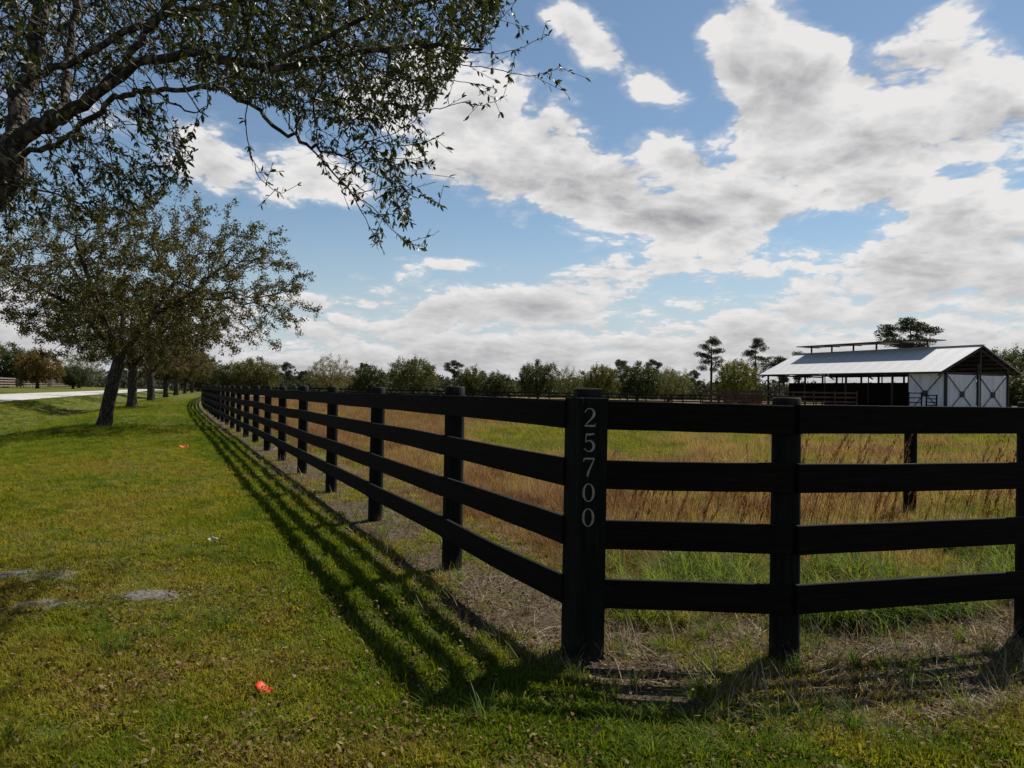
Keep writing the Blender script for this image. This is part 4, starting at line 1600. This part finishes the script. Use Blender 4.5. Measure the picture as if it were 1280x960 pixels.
OH = {k: float(max(v.co.z for v in FOAKS[k][1].vertices)) - 0.25 for k in (1, 2, 3, 4)}
FAR = [
    # px, depth, top, variant, rot, tint, wide, label
    (8, 120, 428, 2, 0.3, (0.8, 0.85, 0.8), 1.15, 'dark green oak at the far left edge behind the brown fence'),
    (48, 118, 432, 3, 1.3, (1.7, 1.05, 0.55), 1.0, 'rusty orange-brown oak behind the brown roadside fence'),
    (100, 150, 438, 4, 1.9, (1.2, 1.1, 0.9), 1.1, 'bare grey oak left of the leaning trunk'),
    (92, 135, 455, 3, 2.9, (0.6, 0.65, 0.6), 1.3, 'low dark oak below the bare grey one'),
    (320, 105, 446, 2, 0.2, (1.4, 1.25, 0.75), 1.05, 'olive green rounded oak, first one standing right of the row'),
    (292, 130, 450, 3, 4.2, (1.1, 1.0, 0.75), 1.2, 'broad olive oak half hidden behind the end of the row'),
    (413, 105, 441, 4, 3.3, (2.1, 1.6, 1.15), 0.95, 'grey-brown leafless looking oak above the fifth fence post'),
    (462, 120, 453, 3, 5.1, (0.75, 0.85, 0.7), 0.95, 'small dark green domed tree right of the grey-brown oak'),
    (518, 100, 444, 1, 1.7, (1.15, 1.1, 0.75), 1.0, 'wide green oak left of the tallest near fence post top'),
    (592, 118, 455, 3, 2.2, (1.4, 1.25, 0.7), 0.85, 'yellow-green small oak directly right of the wide green oak'),
    (620, 112, 462, 3, 0.8, (0.75, 0.75, 0.65), 1.2, 'low dark bushy oak between yellow-green and grey oaks'),
    (673, 105, 450, 2, 4.4, (0.9, 0.9, 0.75), 0.85, 'grey-green oak with upright ragged top left of the numbered post'),
    (711, 110, 456, 4, 2.7, (1.5, 1.4, 1.1), 0.8, 'thin see-through oak just left of the numbered post'),
    (751, 105, 453, 1, 5.5, (1.35, 1.2, 0.65), 0.8, 'yellowish oak just right of the numbered post'),
    (797, 108, 452, 2, 0.9, (0.65, 0.75, 0.6), 1.0, 'densest dark green oak of the tree line'),
    (840, 110, 456, 4, 1.2, (1.5, 1.4, 1.0), 0.95, 'sparse upright oak right of the densest one'),
    (836, 125, 460, 3, 3.9, (0.8, 0.8, 0.65), 1.3, 'dull green oak behind the sparse upright one'),
    (921, 104, 446, 1, 2.4, (1.7, 1.6, 0.55), 0.72, 'bright yellow-green tree between the two tall pines'),
    (1262, 120, 430, 1, 3.1, (0.8, 0.9, 0.7), 0.9, 'leafy tree rising behind the right end of the barn roof'),
    (1275, 105, 462, 3, 0.5, (0.7, 0.75, 0.6), 1.3, 'low scrubby tree beside the right barn post'),
]
for (px, Y, top, k, rz, tint, wide, lab) in FAR:
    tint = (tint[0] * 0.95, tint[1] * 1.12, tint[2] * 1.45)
    place('oak_tree', FOAKS[k], px, Y, top, rz, OH[k], tint, lab, group='oaks round the paddock', wide=wide)
FARP = [
    (890, 150, 424, 0, 0.3, 1.05, 'tall pine with layered crown left of the yellow-green tree'),
    (946, 150, 425, 1, 1.5, 1.05, 'tall pine with branches low down its trunk, next to the barn roof'),
    (1137, 140, 402, 2, 2.4, 1.15, 'broad-crowned pine rising behind the barn ridge'),
    (1000, 190, 440, 3, 4.4, 0.9, 'small flat pine top peeping over the far end of the barn roof'),
    (358, 170, 453, 3, 1.0, 0.9, 'dark pine right beside the olive rounded oak'),
    (380, 190, 464, 2, 5.0, 0.9, 'low dark pine between the olive and grey-brown oaks'),
    (568, 170, 452, 2, 3.0, 0.95, 'spreading pine top right of the wide green oak'),
    (776, 180, 451, 2, 0.6, 0.8, 'pine top showing left of the densest dark oak'),
    (817, 180, 451, 2, 2.1, 0.8, 'pine top showing right of the densest dark oak'),
    (868, 200, 463, 3, 3.7, 0.9, 'small distant pine left of the tall layered pine'),
    (975, 170, 446, 3, 5.6, 1.0, 'shorter pine touching the left corner of the barn roof'),
    (455, 200, 455, 2, 1.9, 0.8, 'flat-topped far pine behind the small dark domed tree'),
]
PH = {0: 14.6, 1: 14.1, 2: 12.3, 3: 9.8}
for (px, Y, top, k, rz, wide, lab) in FARP:
    place('pine_tree', PINES[k], px, Y, top, rz, PH[k], (0.85, 0.9, 0.85), lab, group='pines beyond the paddock', wide=wide)


# far woods: one mass behind the single trees
def build_woods():
    rng = np.random.RandomState(77)
    n = 80000
    az = rng.uniform(-0.85, 0.9, n)
    Y = rng.uniform(195, 240, n)
    X = np.tan(az) * Y
    hh = 3.0 + 3.4 * fbm(X * 0.07 + 3, Y * 0.0 + 1.5, 4) + 2.0 * (vnoise(X * 0.33, Y * 0.02) - 0.5)
    z = hh * rng.rand(n)
    C = np.stack([X, Y, z], 1)
    L = rng.uniform(0.6, 1.3, n)
    V, F = leaf_verts(C, unit(rng, n), unit(rng, n), L, L * 0.6, 'quad')
    M = mat_leaf('far_woods_foliage', [(0.026, 0.034, 0.026), (0.046, 0.056, 0.038), (0.068, 0.072, 0.048)], 0.8, 0.1, 0.2, tint=False)
    o = link('woods', mesh_np('woods', V, F), M)
    tag(o, 'dark band of far woodland closing the paddock', 'woods', kind='stuff')


build_woods()

# ------------------------------------------------------------------ grass and ground litter

def blade_mesh(name, rng, n, rad, len_lo, len_hi, width, bend, seg=3, upright=0.5, mat=None, flat=0.0):
    V = []; F = []; al = []
    for i in range(n):
        a = rng.rand() * 6.28; r = rad * math.sqrt(rng.rand())
        bx, by = r * math.cos(a), r * math.sin(a)
        da = a + rng.normal(0, 0.9)
        tilt = abs(rng.normal(0, 1 - upright)) + 0.08
        L = rng.uniform(len_lo, len_hi); w = width * rng.uniform(0.7, 1.2)
        hx, hy = math.cos(da), math.sin(da)
        sx, sy = -hy, hx
        th = tilt; x = y = z = 0.0
        b0 = len(V)
        for k in range(seg + 1):
            t = k / seg
            ww = w * (1 - t ** 1.6) * 0.5
            px, py, pz = bx + hx * x, by + hy * x, z
            if k == seg:
                V.append((px, py, pz)); al.append(t)
            else:
                V.append((px - sx * ww, py - sy * ww, pz)); V.append((px + sx * ww, py + sy * ww, pz)); al += [t, t]
            x += math.sin(th) * L / seg; z += math.cos(th) * L / seg
            z = max(z, 0.004)
            th = min(th + bend * rng.uniform(0.5, 1.4) / seg, 2.2)
        for k in range(seg - 1):
            q = b0 + 2 * k
            F.append((q, q + 1, q + 3)); F.append((q, q + 3, q + 2))
        q = b0 + 2 * (seg - 1)
        F.append((q, q + 1, q + 2))
    me = mesh_np(name, V, np.array(F))
    a = me.attributes.new('along', 'FLOAT', 'POINT'); a.data.foreach_set('value', np.array(al, np.float32))
    if mat: me.materials.append(mat)
    return me


def source_collection(name, meshes):
    c = bpy.data.collections.new(name)
    for i, me in enumerate(meshes):
        o = bpy.data.objects.new(f'{name}_{i:02d}', me)
        c.objects.link(o)
    return c


def scatter(name, X, Y, rot, scale, tint, pick, coll, label, cat, Z=None):
    n = len(X)
    Zh = height(X, Y) if Z is None else Z
    me = bpy.data.meshes.new(name)
    me.vertices.add(n)
    me.vertices.foreach_set('co', np.stack([X, Y, Zh], 1).astype(np.float32).ravel())
    for nm, ty, arr, key in (('rot', 'FLOAT_VECTOR', rot, 'vector'), ('size', 'FLOAT', scale, 'value'), ('tint', 'FLOAT', tint, 'value'), ('pick', 'INT', pick, 'value')):
        at_ = me.attributes.new(nm, ty, 'POINT')
        at_.data.foreach_set(key, np.asarray(arr, np.int32 if ty == 'INT' else np.float32).ravel())
    o = link(name, me)
    tag(o, label, cat, kind='stuff')
    ng = bpy.data.node_groups.new(name + '_nodes', 'GeometryNodeTree')
    ng.interface.new_socket('Geometry', in_out='INPUT', socket_type='NodeSocketGeometry')
    ng.interface.new_socket('Geometry', in_out='OUTPUT', socket_type='NodeSocketGeometry')
    N, Lk = ng.nodes, ng.links
    gi = N.new('NodeGroupInput'); go = N.new('NodeGroupOutput')
    ci = N.new('GeometryNodeCollectionInfo')
    ci.inputs['Collection'].default_value = coll
    ci.inputs['Separate Children'].default_value = True
    ci.inputs['Reset Children'].default_value = True
    ip = N.new('GeometryNodeInstanceOnPoints')
    ip.inputs['Pick Instance'].default_value = True

    def attr(nm, ty):
        q = N.new('GeometryNodeInputNamedAttribute'); q.data_type = ty
        q.inputs['Name'].default_value = nm
        return [s for s in q.outputs if s.name == 'Attribute' and s.enabled][0]
    e2r = N.new('FunctionNodeEulerToRotation')
    Lk.new(attr('rot', 'FLOAT_VECTOR'), e2r.inputs[0])
    Lk.new(gi.outputs[0], ip.inputs['Points'])
    Lk.new(ci.outputs[0], ip.inputs['Instance'])
    Lk.new(attr('pick', 'INT'), ip.inputs['Instance Index'])
    Lk.new(e2r.outputs[0], ip.inputs['Rotation'])
    Lk.new(attr('size', 'FLOAT'), ip.inputs['Scale'])
    Lk.new(ip.outputs[0], go.inputs[0])
    md = o.modifiers.new('scatter', 'NODES'); md.node_group = ng
    return o


def fan_points(rng, n, d0, d1, u0, u1, power):
    """random ground points in a fan in front of the camera; density per area falls with distance"""
    t = rng.rand(n)
    e = 2 - power                                  # pdf over depth ~ d * d^-power
    if abs(e) < 1e-6:
        d = d0 * (d1 / d0) ** t
    else:
        d = (d0 ** e + (d1 ** e - d0 ** e) * t) ** (1 / e)
    u = rng.uniform(u0, u1, n)
    return d * u, d


def rand_rot(rng, n, tilt=0.15):
    return np.stack([rng.normal(0, tilt, n), rng.normal(0, tilt, n), rng.uniform(0, 6.28, n)], 1)


rng = np.random.RandomState(100)
M_TURF = mat_blades('turf_blades', [(0.050, 0.094, 0.008), (0.098, 0.136, 0.010), (0.155, 0.168, 0.014), (0.205, 0.178, 0.024), (0.20, 0.145, 0.042)], (0.21, 0.215, 0.015), 0.42, 0.7, 0.05)
M_DRY = mat_blades('dry_blades', [(0.080, 0.120, 0.020), (0.19, 0.155, 0.045), (0.28, 0.205, 0.105), (0.195, 0.112, 0.066), (0.12, 0.060, 0.042)], (0.30, 0.22, 0.125), 0.45, 0.7, 0.04)
M_LUSH = mat_blades('lush_blades', [(0.035, 0.085, 0.008), (0.075, 0.135, 0.012), (0.13, 0.165, 0.024), (0.20, 0.16, 0.05)], (0.15, 0.18, 0.05), 0.45, 0.65, 0.06)
M_STRAW = mat_blades('straw', [(0.09, 0.064, 0.038), (0.18, 0.135, 0.085), (0.32, 0.26, 0.175)], (0.2, 0.16, 0.11), 0.1, 0.8, 0.05)
M_FALLEN = mat_blades('fallen_leaf', [(0.045, 0.026, 0.010), (0.095, 0.056, 0.022), (0.14, 0.092, 0.042), (0.21, 0.16, 0.085)], (0.2, 0.15, 0.1), 0.2, 0.8, 0.03)

turf = source_collection('turf', [blade_mesh('turf', rng, 46, 0.075, 0.018, 0.050, 0.0046, 1.3, 2, 0.30, M_TURF) for _ in range(5)] +
                         [blade_mesh('turf', rng, 36, 0.085, 0.015, 0.036, 0.0085, 1.7, 2, 0.05, M_TURF) for _ in range(3)])
dryc = source_collection('dry', [blade_mesh('dry', rng, 40, 0.15, 0.12, 0.34, 0.0055, 1.2, 3, 0.6, M_DRY) for _ in range(4)] +
                         [blade_mesh('dry', rng, 44, 0.18, 0.07, 0.24, 0.006, 1.8, 3, 0.3, M_DRY) for _ in range(3)])
lushc = source_collection('lush', [blade_mesh('lush', rng, 34, 0.06, 0.22, 0.52, 0.008, 1.7, 5, 0.62, M_LUSH) for _ in range(4)] +
                          [blade_mesh('lush', rng, 20, 0.05, 0.10, 0.22, 0.007, 1.5, 4, 0.6, M_LUSH) for _ in range(2)])


def leaf_litter(kind, rng):
    C = np.zeros((1, 3)); V, F = leaf_verts(C, np.array([[1.0, 0, 0.1]]), np.array([[0.1, 0.1, 1.0]]), np.array([0.036]), np.array([0.014 + 0.005 * kind]), 'leaf')
    V = V + rng.normal(0, 0.0025, V.shape); V[:, 2] += 0.006
    me = mesh_np('fallen', V, F)
    a = me.attributes.new('along', 'FLOAT', 'POINT'); a.data.foreach_set('value', np.zeros(len(V), np.float32))
    me.materials.append(M_FALLEN)
    return me


fallc = source_collection('fallen', [leaf_litter(k % 3, rng) for k in range(5)])
strawc = source_collection('straw', [blade_mesh('straw', rng, 16, 0.10, 0.05, 0.20, 0.0035, 0.5, 2, -0.6, M_STRAW) for _ in range(4)] + [blade_mesh('straw', rng, 3, 0.10, 0.18, 0.34, 0.0055, 0.5, 3, -0.9, M_STRAW) for _ in range(2)])


def lawn():
    r = np.random.RandomState(1)
    X1, Y1 = fan_points(r, 170000, 2.3, 26, -0.95, 0.95, 1.55)
    X2, Y2 = fan_points(r, 60000, 14, 85, -0.95, 0.15, 1.6)
    X = np.concatenate([X1, X2]); Y = np.concatenate([Y1, Y2])
    s, w = sw(X, Y)
    f = fence_field(X, Y)
    f = np.where(f > 0, np.maximum(f - wide_strip(X, Y), 0.0), f)
    near = 1 - sstep(np.hypot(X, Y), 4.2, 7.5)
    strip_green = sstep(fbm(X * 1.6 + 33, Y * 1.6, 3), 0.44, 0.60)
    left = sstep(w, -1.2, -0.6)
    p = sstep(f, 0.20, 0.75)
    p = np.maximum(p, (0.06 + 0.36 * left) * strip_green + 0.03)
    p = np.where(f < -0.75, 0.0, p)
    p *= ((w < ROAD0 - 0.25) | (w > ROAD1 + 0.3))
    bare = fbm(X * 0.55 + 40, Y * 0.55, 4)
    p *= 0.5 + 0.5 * sstep(bare, 0.36, 0.5)
    cl = fbm(X * 5.5 + 11, Y * 5.5, 3)
    p *= 0.16 + 0.84 * sstep(cl, 0.36 + 0.05 * near, 0.56 + 0.06 * near)
    for mx, my, rr, h in MOUNDS[:3]:
        p *= 1 - 0.9 * np.exp(-(((X - mx) / (rr * 1.6)) ** 2 + ((Y - my) / rr) ** 2)) * sstep(fbm(X * 4 + 60, Y * 4, 3), 0.30, 0.52)
    k = r.rand(len(X)) < p
    X, Y, f, w, near = X[k], Y[k], f[k], w[k], near[k]
    d = np.hypot(X, Y)
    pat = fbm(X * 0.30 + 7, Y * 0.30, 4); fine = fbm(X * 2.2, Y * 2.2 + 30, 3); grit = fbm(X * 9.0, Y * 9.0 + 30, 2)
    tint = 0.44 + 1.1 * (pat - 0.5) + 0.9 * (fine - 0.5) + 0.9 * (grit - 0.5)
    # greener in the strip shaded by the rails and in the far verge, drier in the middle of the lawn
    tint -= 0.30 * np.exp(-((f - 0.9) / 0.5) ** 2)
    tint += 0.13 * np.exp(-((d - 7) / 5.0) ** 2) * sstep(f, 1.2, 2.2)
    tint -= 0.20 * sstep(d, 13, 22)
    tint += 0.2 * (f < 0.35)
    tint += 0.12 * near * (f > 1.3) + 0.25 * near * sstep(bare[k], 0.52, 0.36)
    size = (0.55 + 0.75 * r.rand(len(X)) ** 1.5 + 0.5 * (grit - 0.5)) * (1 + 0.055 * np.clip(d - 5, 0, 40)) * np.where(d > 12, 0.8, 1.0)
    size *= 1 + 0.25 * np.exp(-((f - 0.9) / 0.45) ** 2)
    rot = rand_rot(r, len(X), 0.12)
    pick = r.randint(0, 8, len(X))
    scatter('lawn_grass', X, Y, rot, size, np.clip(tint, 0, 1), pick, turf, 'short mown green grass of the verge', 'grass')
    print('lawn', len(X))


def paddock():
    r = np.random.RandomState(2)
    X1, Y1 = fan_points(r, 60000, 4.4, 30, -0.75, 1.0, 1.25)
    X2, Y2 = fan_points(r, 60000, 18, 88, -0.75, 1.0, 1.3)
    X = np.concatenate([X1, X2]); Y = np.concatenate([Y1, Y2])
    f = fence_field(X, Y)
    p = sstep(-f, 0.55, 1.3)
    green = fbm(X * 0.16 + 2, Y * 0.09 + 11, 4)
    u = X / Y
    g = sstep(green + 0.30 * sstep(u, -0.02, 0.25) * sstep(Y, 12, 22) - 0.12 - 0.08 * sstep(-u, 0.0, 0.12), 0.42, 0.58)      # share of low green sward
    p *= 1 - 0.72 * g
    p *= 0.35 + 0.65 * sstep(fbm(X * 1.1 + 9, Y * 0.8, 3), 0.36, 0.52)
    k = r.rand(len(X)) < p
    X, Y, f, g, u = X[k], Y[k], f[k], g[k], u[k]
    d = np.hypot(X, Y)
    pat = fbm(X * 0.35 + 21, Y * 0.22 + 4, 4)
    small = fbm(X * 2.4, Y * 1.6 + 60, 3)
    tint = 0.52 + 1.7 * (pat - 0.5) + 1.5 * (small - 0.5) + 0.50 * sstep(-u, -0.06, 0.12) - 0.40 * g
    size = r.uniform(0.5, 1.1, len(X)) * (0.25 + 1.5 * small) * (1 + 0.02 * np.clip(d - 8, 0, 60)) * (1 - 0.35 * g)
    size *= 0.55 + 0.45 * sstep(-f, 0.8, 2.2)
    size *= 1 - 0.25 * ((X > 1.4) & (X < 6.5) & (Y < 10))
    scatter('dry_grass', X, Y, rand_rot(r, len(X), 0.16), size, np.clip(tint, 0, 1), r.randint(0, 7, len(X)), dryc, 'dry reddish brown grass filling the paddock', 'grass')
    print('dry', len(X))


def paddock_sward():
    r = np.random.RandomState(4)
    X1, Y1 = fan_points(r, 52000, 4.6, 60, -0.7, 1.0, 1.5)
    f = fence_field(X1, Y1)
    k = (r.rand(len(X1)) < sstep(-f, 0.5, 0.9) * 0.9 * (0.35 + 0.65 * sstep(X1 / Y1, -0.10, 0.06)) * (0.40 + 0.60 * sstep(Y1, 12, 20)))
    X, Y = X1[k], Y1[k]
    d = np.hypot(X, Y)
    tint = 0.45 + 0.9 * (fbm(X * 0.4, Y * 0.4 + 9, 3) - 0.5)
    size = r.uniform(1.0, 1.9, len(X)) * (1 + 0.05 * np.clip(d - 6, 0, 40))
    scatter('paddock_turf', X, Y, rand_rot(r, len(X), 0.15), size, np.clip(tint, 0, 1), r.randint(0, 8, len(X)), turf, 'low green sward between the dry stalks', 'grass')


def lush():
    r = np.random.RandomState(6)
    n = 2100
    # long arching blades just inside the right-hand rails
    t = r.rand(n)
    X = r.uniform(0.5, 5.2, n); Y = 4.68 + r.rand(n) ** 1.8 * 2.4 + 0.14 * np.clip(X - 1.5, 0, 9) ** 1.4
    cl = fbm(X * 1.3 + 3, Y * 1.3, 3)
    f = fence_field(X, Y)
    p = sstep(cl, 0.42, 0.56) * (f < -0.42) * (0.25 + 0.60 * sstep(X, 1.0, 2.6))
    k = r.rand(n) < p
    X, Y = X[k], Y[k]
    # weedy tufts on the bare strip and along the front
    m = 3600
    X2, Y2 = fan_points(r, m, 2.9, 20, -0.7, 0.95, 1.3)
    f2 = fence_field(X2, Y2)
    w2 = ((f2 > 0.75) & (fbm(X2 * 1.1 + 5, Y2 * 1.1, 3) > 0.60)) | (f2 > -0.75) & (f2 < 0.75) & (fbm(X2 * 1.7, Y2 * 1.7 + 8, 3) > 0.54)
    X2, Y2 = X2[w2], Y2[w2]
    Xa = np.concatenate([X, X2]); Ya = np.concatenate([Y, Y2])
    sz = np.concatenate([r.uniform(0.55, 1.0, len(X)), r.uniform(0.22, 0.42, len(X2))])
    pick = np.concatenate([r.randint(0, 4, len(X)), r.randint(0, 6, len(X2))])
    tint = np.concatenate([np.clip(r.uniform(0.15, 0.8, len(X)) + 1.2 * (fbm(X * 2.3, Y * 2.3, 2) - 0.45), 0, 1), r.uniform(0.1, 0.6, len(X2))])
    scatter('weeds', Xa, Ya, rand_rot(r, len(Xa), 0.12), sz, tint, pick, lushc, 'long green grass and weeds along the foot of the fence', 'weeds')


def litter():
    r = np.random.RandomState(8)
    X, Y = fan_points(r, 120000, 2.3, 22, -0.95, 0.95, 1.7)
    f = fence_field(X, Y)
    s, w = sw(X, Y)
    p = np.where(f > -1.0, 0.25 + 0.75 * sstep(fbm(X * 0.8 + 3, Y * 0.8 + 50, 4), 0.42, 0.62), 0.0) * (w < 9)
    p *= (1 - 0.85 * sstep(np.hypot(X, Y), 4.5, 11)) * (0.25 + 0.75 * sstep(fbm(X * 3.1 + 8, Y * 3.1, 3), 0.42, 0.60))
    p = np.where((f > -0.9) & (f < 0.5), np.maximum(p, 0.9), p)
    k = r.rand(len(X)) < p
    X, Y, f = X[k], Y[k], f[k]
    size = r.uniform(0.45, 1.05, len(X)) * 0.85
    Z = height(X, Y) + np.where(f > 0.5, r.uniform(0.012, 0.045, len(X)), 0.004)
    scatter('fallen_leaves', X, Y, rand_rot(r, len(X), 0.45), size, r.rand(len(X)) ** 1.5, r.randint(0, 5, len(X)), fallc, 'small brown and tan leaves fallen on the grass', 'leaf litter', Z)
    X, Y = fan_points(r, 24000, 3.0, 40, -0.75, 0.95, 1.6)
    f = fence_field(X, Y)
    f = np.where(f > 0, np.maximum(f - wide_strip(X, Y), 0.0), f)
    p = sstep(f, -1.1, -0.6) * (1 - sstep(f, 0.28, 0.55))
    p *= 0.35 + 0.65 * sstep(fbm(X * 1.1, Y * 1.1 + 70, 4), 0.40, 0.58)
    k = r.rand(len(X)) < p
    X, Y = X[k], Y[k]
    scatter('straw_litter', X, Y, rand_rot(r, len(X), 0.1), r.uniform(0.5, 1.2, len(X)) * (1 + 0.03 * np.clip(Y - 5, 0, 30)), r.rand(len(X)), r.randint(0, 6, len(X)), strawc, 'dead straw lying on the bare strip under the rails', 'straw')


def seed_stems():
    """tall reddish seed-head grass behind the right-hand rails, leaning to the right"""
    r = np.random.RandomState(9)
    V = []; F = []; al = []

    def ribbon(pts, w):
        b = len(V)
        for i, p_ in enumerate(pts):
            t = i / (len(pts) - 1)
            ww = w[i]
            V.append((p_[0] - ww, p_[1], p_[2])); V.append((p_[0] + ww, p_[1] + ww * 0.3, p_[2])); al.extend([t, t])
        for i in range(len(pts) - 1):
            q = b + 2 * i
            F.append((q, q + 1, q + 3)); F.append((q, q + 3, q + 2))
    n = 250
    for i in range(n):
        if i < 170:
            X = r.uniform(2.2, 6.0); Y = r.uniform(5.9, 8.2)
            hgt = r.uniform(0.55, 0.85) if i % 2 else r.uniform(0.85, 1.2)
        else:
            X = r.uniform(0.5, 2.2); Y = r.uniform(6.2, 9.5); hgt = r.uniform(0.45, 0.8)
        lean = r.normal(0.22, 0.10); ly = r.normal(0, 0.08)
        z0 = hz(X, Y)
        pts = [(X + lean * hgt * t ** 1.6, Y + ly * hgt * t, z0 + hgt * t * (1 - 0.06 * t)) for t in (0, 0.25, 0.5, 0.7, 0.85, 1.0)]
        ribbon(pts, [0.0032, 0.003, 0.0028, 0.0024, 0.0018, 0.0008])
        # feathery raceme: short bracts along the upper third
        for k in range(int(r.uniform(14, 24))):
            t = r.uniform(0.62, 1.0)
            bx, by, bz = X + lean * hgt * t ** 1.6, Y + ly * hgt * t, z0 + hgt * t * (1 - 0.06 * t)
            L = r.uniform(0.03, 0.065) * (1.2 - 0.5 * (t - 0.62) / 0.38)
            a = r.normal(0.35, 0.35)
            ribbon([(bx, by, bz), (bx + math.sin(a) * L * 0.5, by + r.normal(0, 0.01), bz + math.cos(a) * L * 0.5), (bx + math.sin(a) * L, by + r.normal(0, 0.01), bz + math.cos(a) * L)], [0.001, 0.0035, 0.0006])
    me = mesh_np('seed_grass', V, np.array(F))
    M = mat_leaf('seed_head', [(0.07, 0.034, 0.020), (0.12, 0.058, 0.032), (0.17, 0.095, 0.055)], 0.8, 0.1, 0.3, tint=False)
    o = link('seed_grass', me, M)
    tag(o, 'tall reddish seed-head grass leaning behind the right-hand rails', 'grass', kind='stuff')


lawn()
paddock()
paddock_sward()
lush()
litter()
seed_stems()


# single tufts and scraps that can be pointed at
def tuft(px, py, mat, n, rad, lo, hi, w, bend, label, name='grass_tuft', up=0.6, seed=1):
    r = np.random.RandomState(seed)
    q = on_ground(px, py)
    m = mat
    me = blade_mesh(name, r, n, rad, lo, hi, w, bend, 5, up, m)
    o = link(name, me)
    o.location = (q.x, q.y, hz(q.x, q.y))
    tag(o, label, 'plant')
    return o


def plain_leaf(name, cols):
    return mat_leaf(name, cols, 0.45, 0.35, 0.35, tint=False)


M_T1 = plain_leaf('tuft_green', [(0.05, 0.10, 0.015), (0.09, 0.14, 0.025)])
M_T2 = plain_leaf('tuft_brown', [(0.05, 0.03, 0.018), (0.10, 0.06, 0.035)])
M_T3 = plain_leaf('tuft_olive', [(0.05, 0.075, 0.016), (0.11, 0.12, 0.03)])
tuft(606, 905, M_T1, 16, 0.03, 0.10, 0.20, 0.009, 0.9, 'bright green tuft of tall blades in front of the corner post shadow', seed=2)
tuft(655, 768, M_T2, 60, 0.035, 0.05, 0.12, 0.003, 0.8, 'small dry brown tuft on the bare strip left of the numbered post', seed=3)
tuft(850, 712, M_T3, 110, 0.10, 0.25, 0.50, 0.007, 1.5, 'round olive grass clump behind the rails between numbered post and next post', seed=4)
tuft(1100, 795, M_T1, 14, 0.03, 0.10, 0.22, 0.010, 0.7, 'upright green blades growing under the bottom rail, right bay', seed=5)
tuft(820, 890, M_T1, 16, 0.03, 0.05, 0.12, 0.006, 1.0, 'little green tuft on the lawn below the left bay of the right-hand rails', seed=6)


def scrap(px, py, size, mat, label, name, seed, cat):
    r = np.random.RandomState(seed)
    q = on_ground(px, py)
    n = 7
    V = []
    for i in range(n):
        for j in range(n):
            u, v = i / (n - 1) - 0.5, j / (n - 1) - 0.5
            z = 0.16 * abs(u + 0.1) + 0.10 * math.sin(4 * v + 2 * u + seed) + r.normal(0, 0.018)
            V.append((u * (1 + 0.25 * v), v * 0.50 + 0.18 * u * u, 0.80 + z))
    V = np.array(V) * size
    V[:, 2] -= V[:, 2].min() - 0.02
    F = [(i * n + j, (i + 1) * n + j, (i + 1) * n + j + 1, i * n + j + 1) for i in range(n - 1) for j in range(n - 1)]
    o = link(name, mesh_np(name, V, np.array(F), True), mat)
    o.location = (q.x, q.y, hz(q.x, q.y))
    o.rotation_euler = (R(35), R(10), R(-35 if seed % 2 else 20))
    sl = o.modifiers.new('thickness', 'SOLIDIFY'); sl.thickness = 0.0015
    tag(o, label, cat)
    return o


M_RED = mat_plain('red_plastic', (0.75, 0.035, 0.015), 0.4, 0.5, 0, 0.12, 20)
M_ORG = mat_plain('orange_red_plastic', (0.75, 0.08, 0.03), 0.45, 0.5, 0, 0.12, 20)
M_PAP = mat_plain('dirty_white_paper', (0.55, 0.53, 0.47), 0.8, 0.2, 0, 0.2, 20)
scrap(332, 866, 0.085, M_RED, 'crumpled bright red plastic flag lying on the near lawn', 'plastic_flag', 3, 'litter')
scrap(229, 560, 0.17, M_ORG, 'orange-red marker flag far back on the lawn beside the rail shadows', 'plastic_flag', 4, 'litter')
scrap(268, 678, 0.10, M_PAP, 'torn white paper scrap on the middle of the lawn', 'paper_scrap', 5, 'litter')
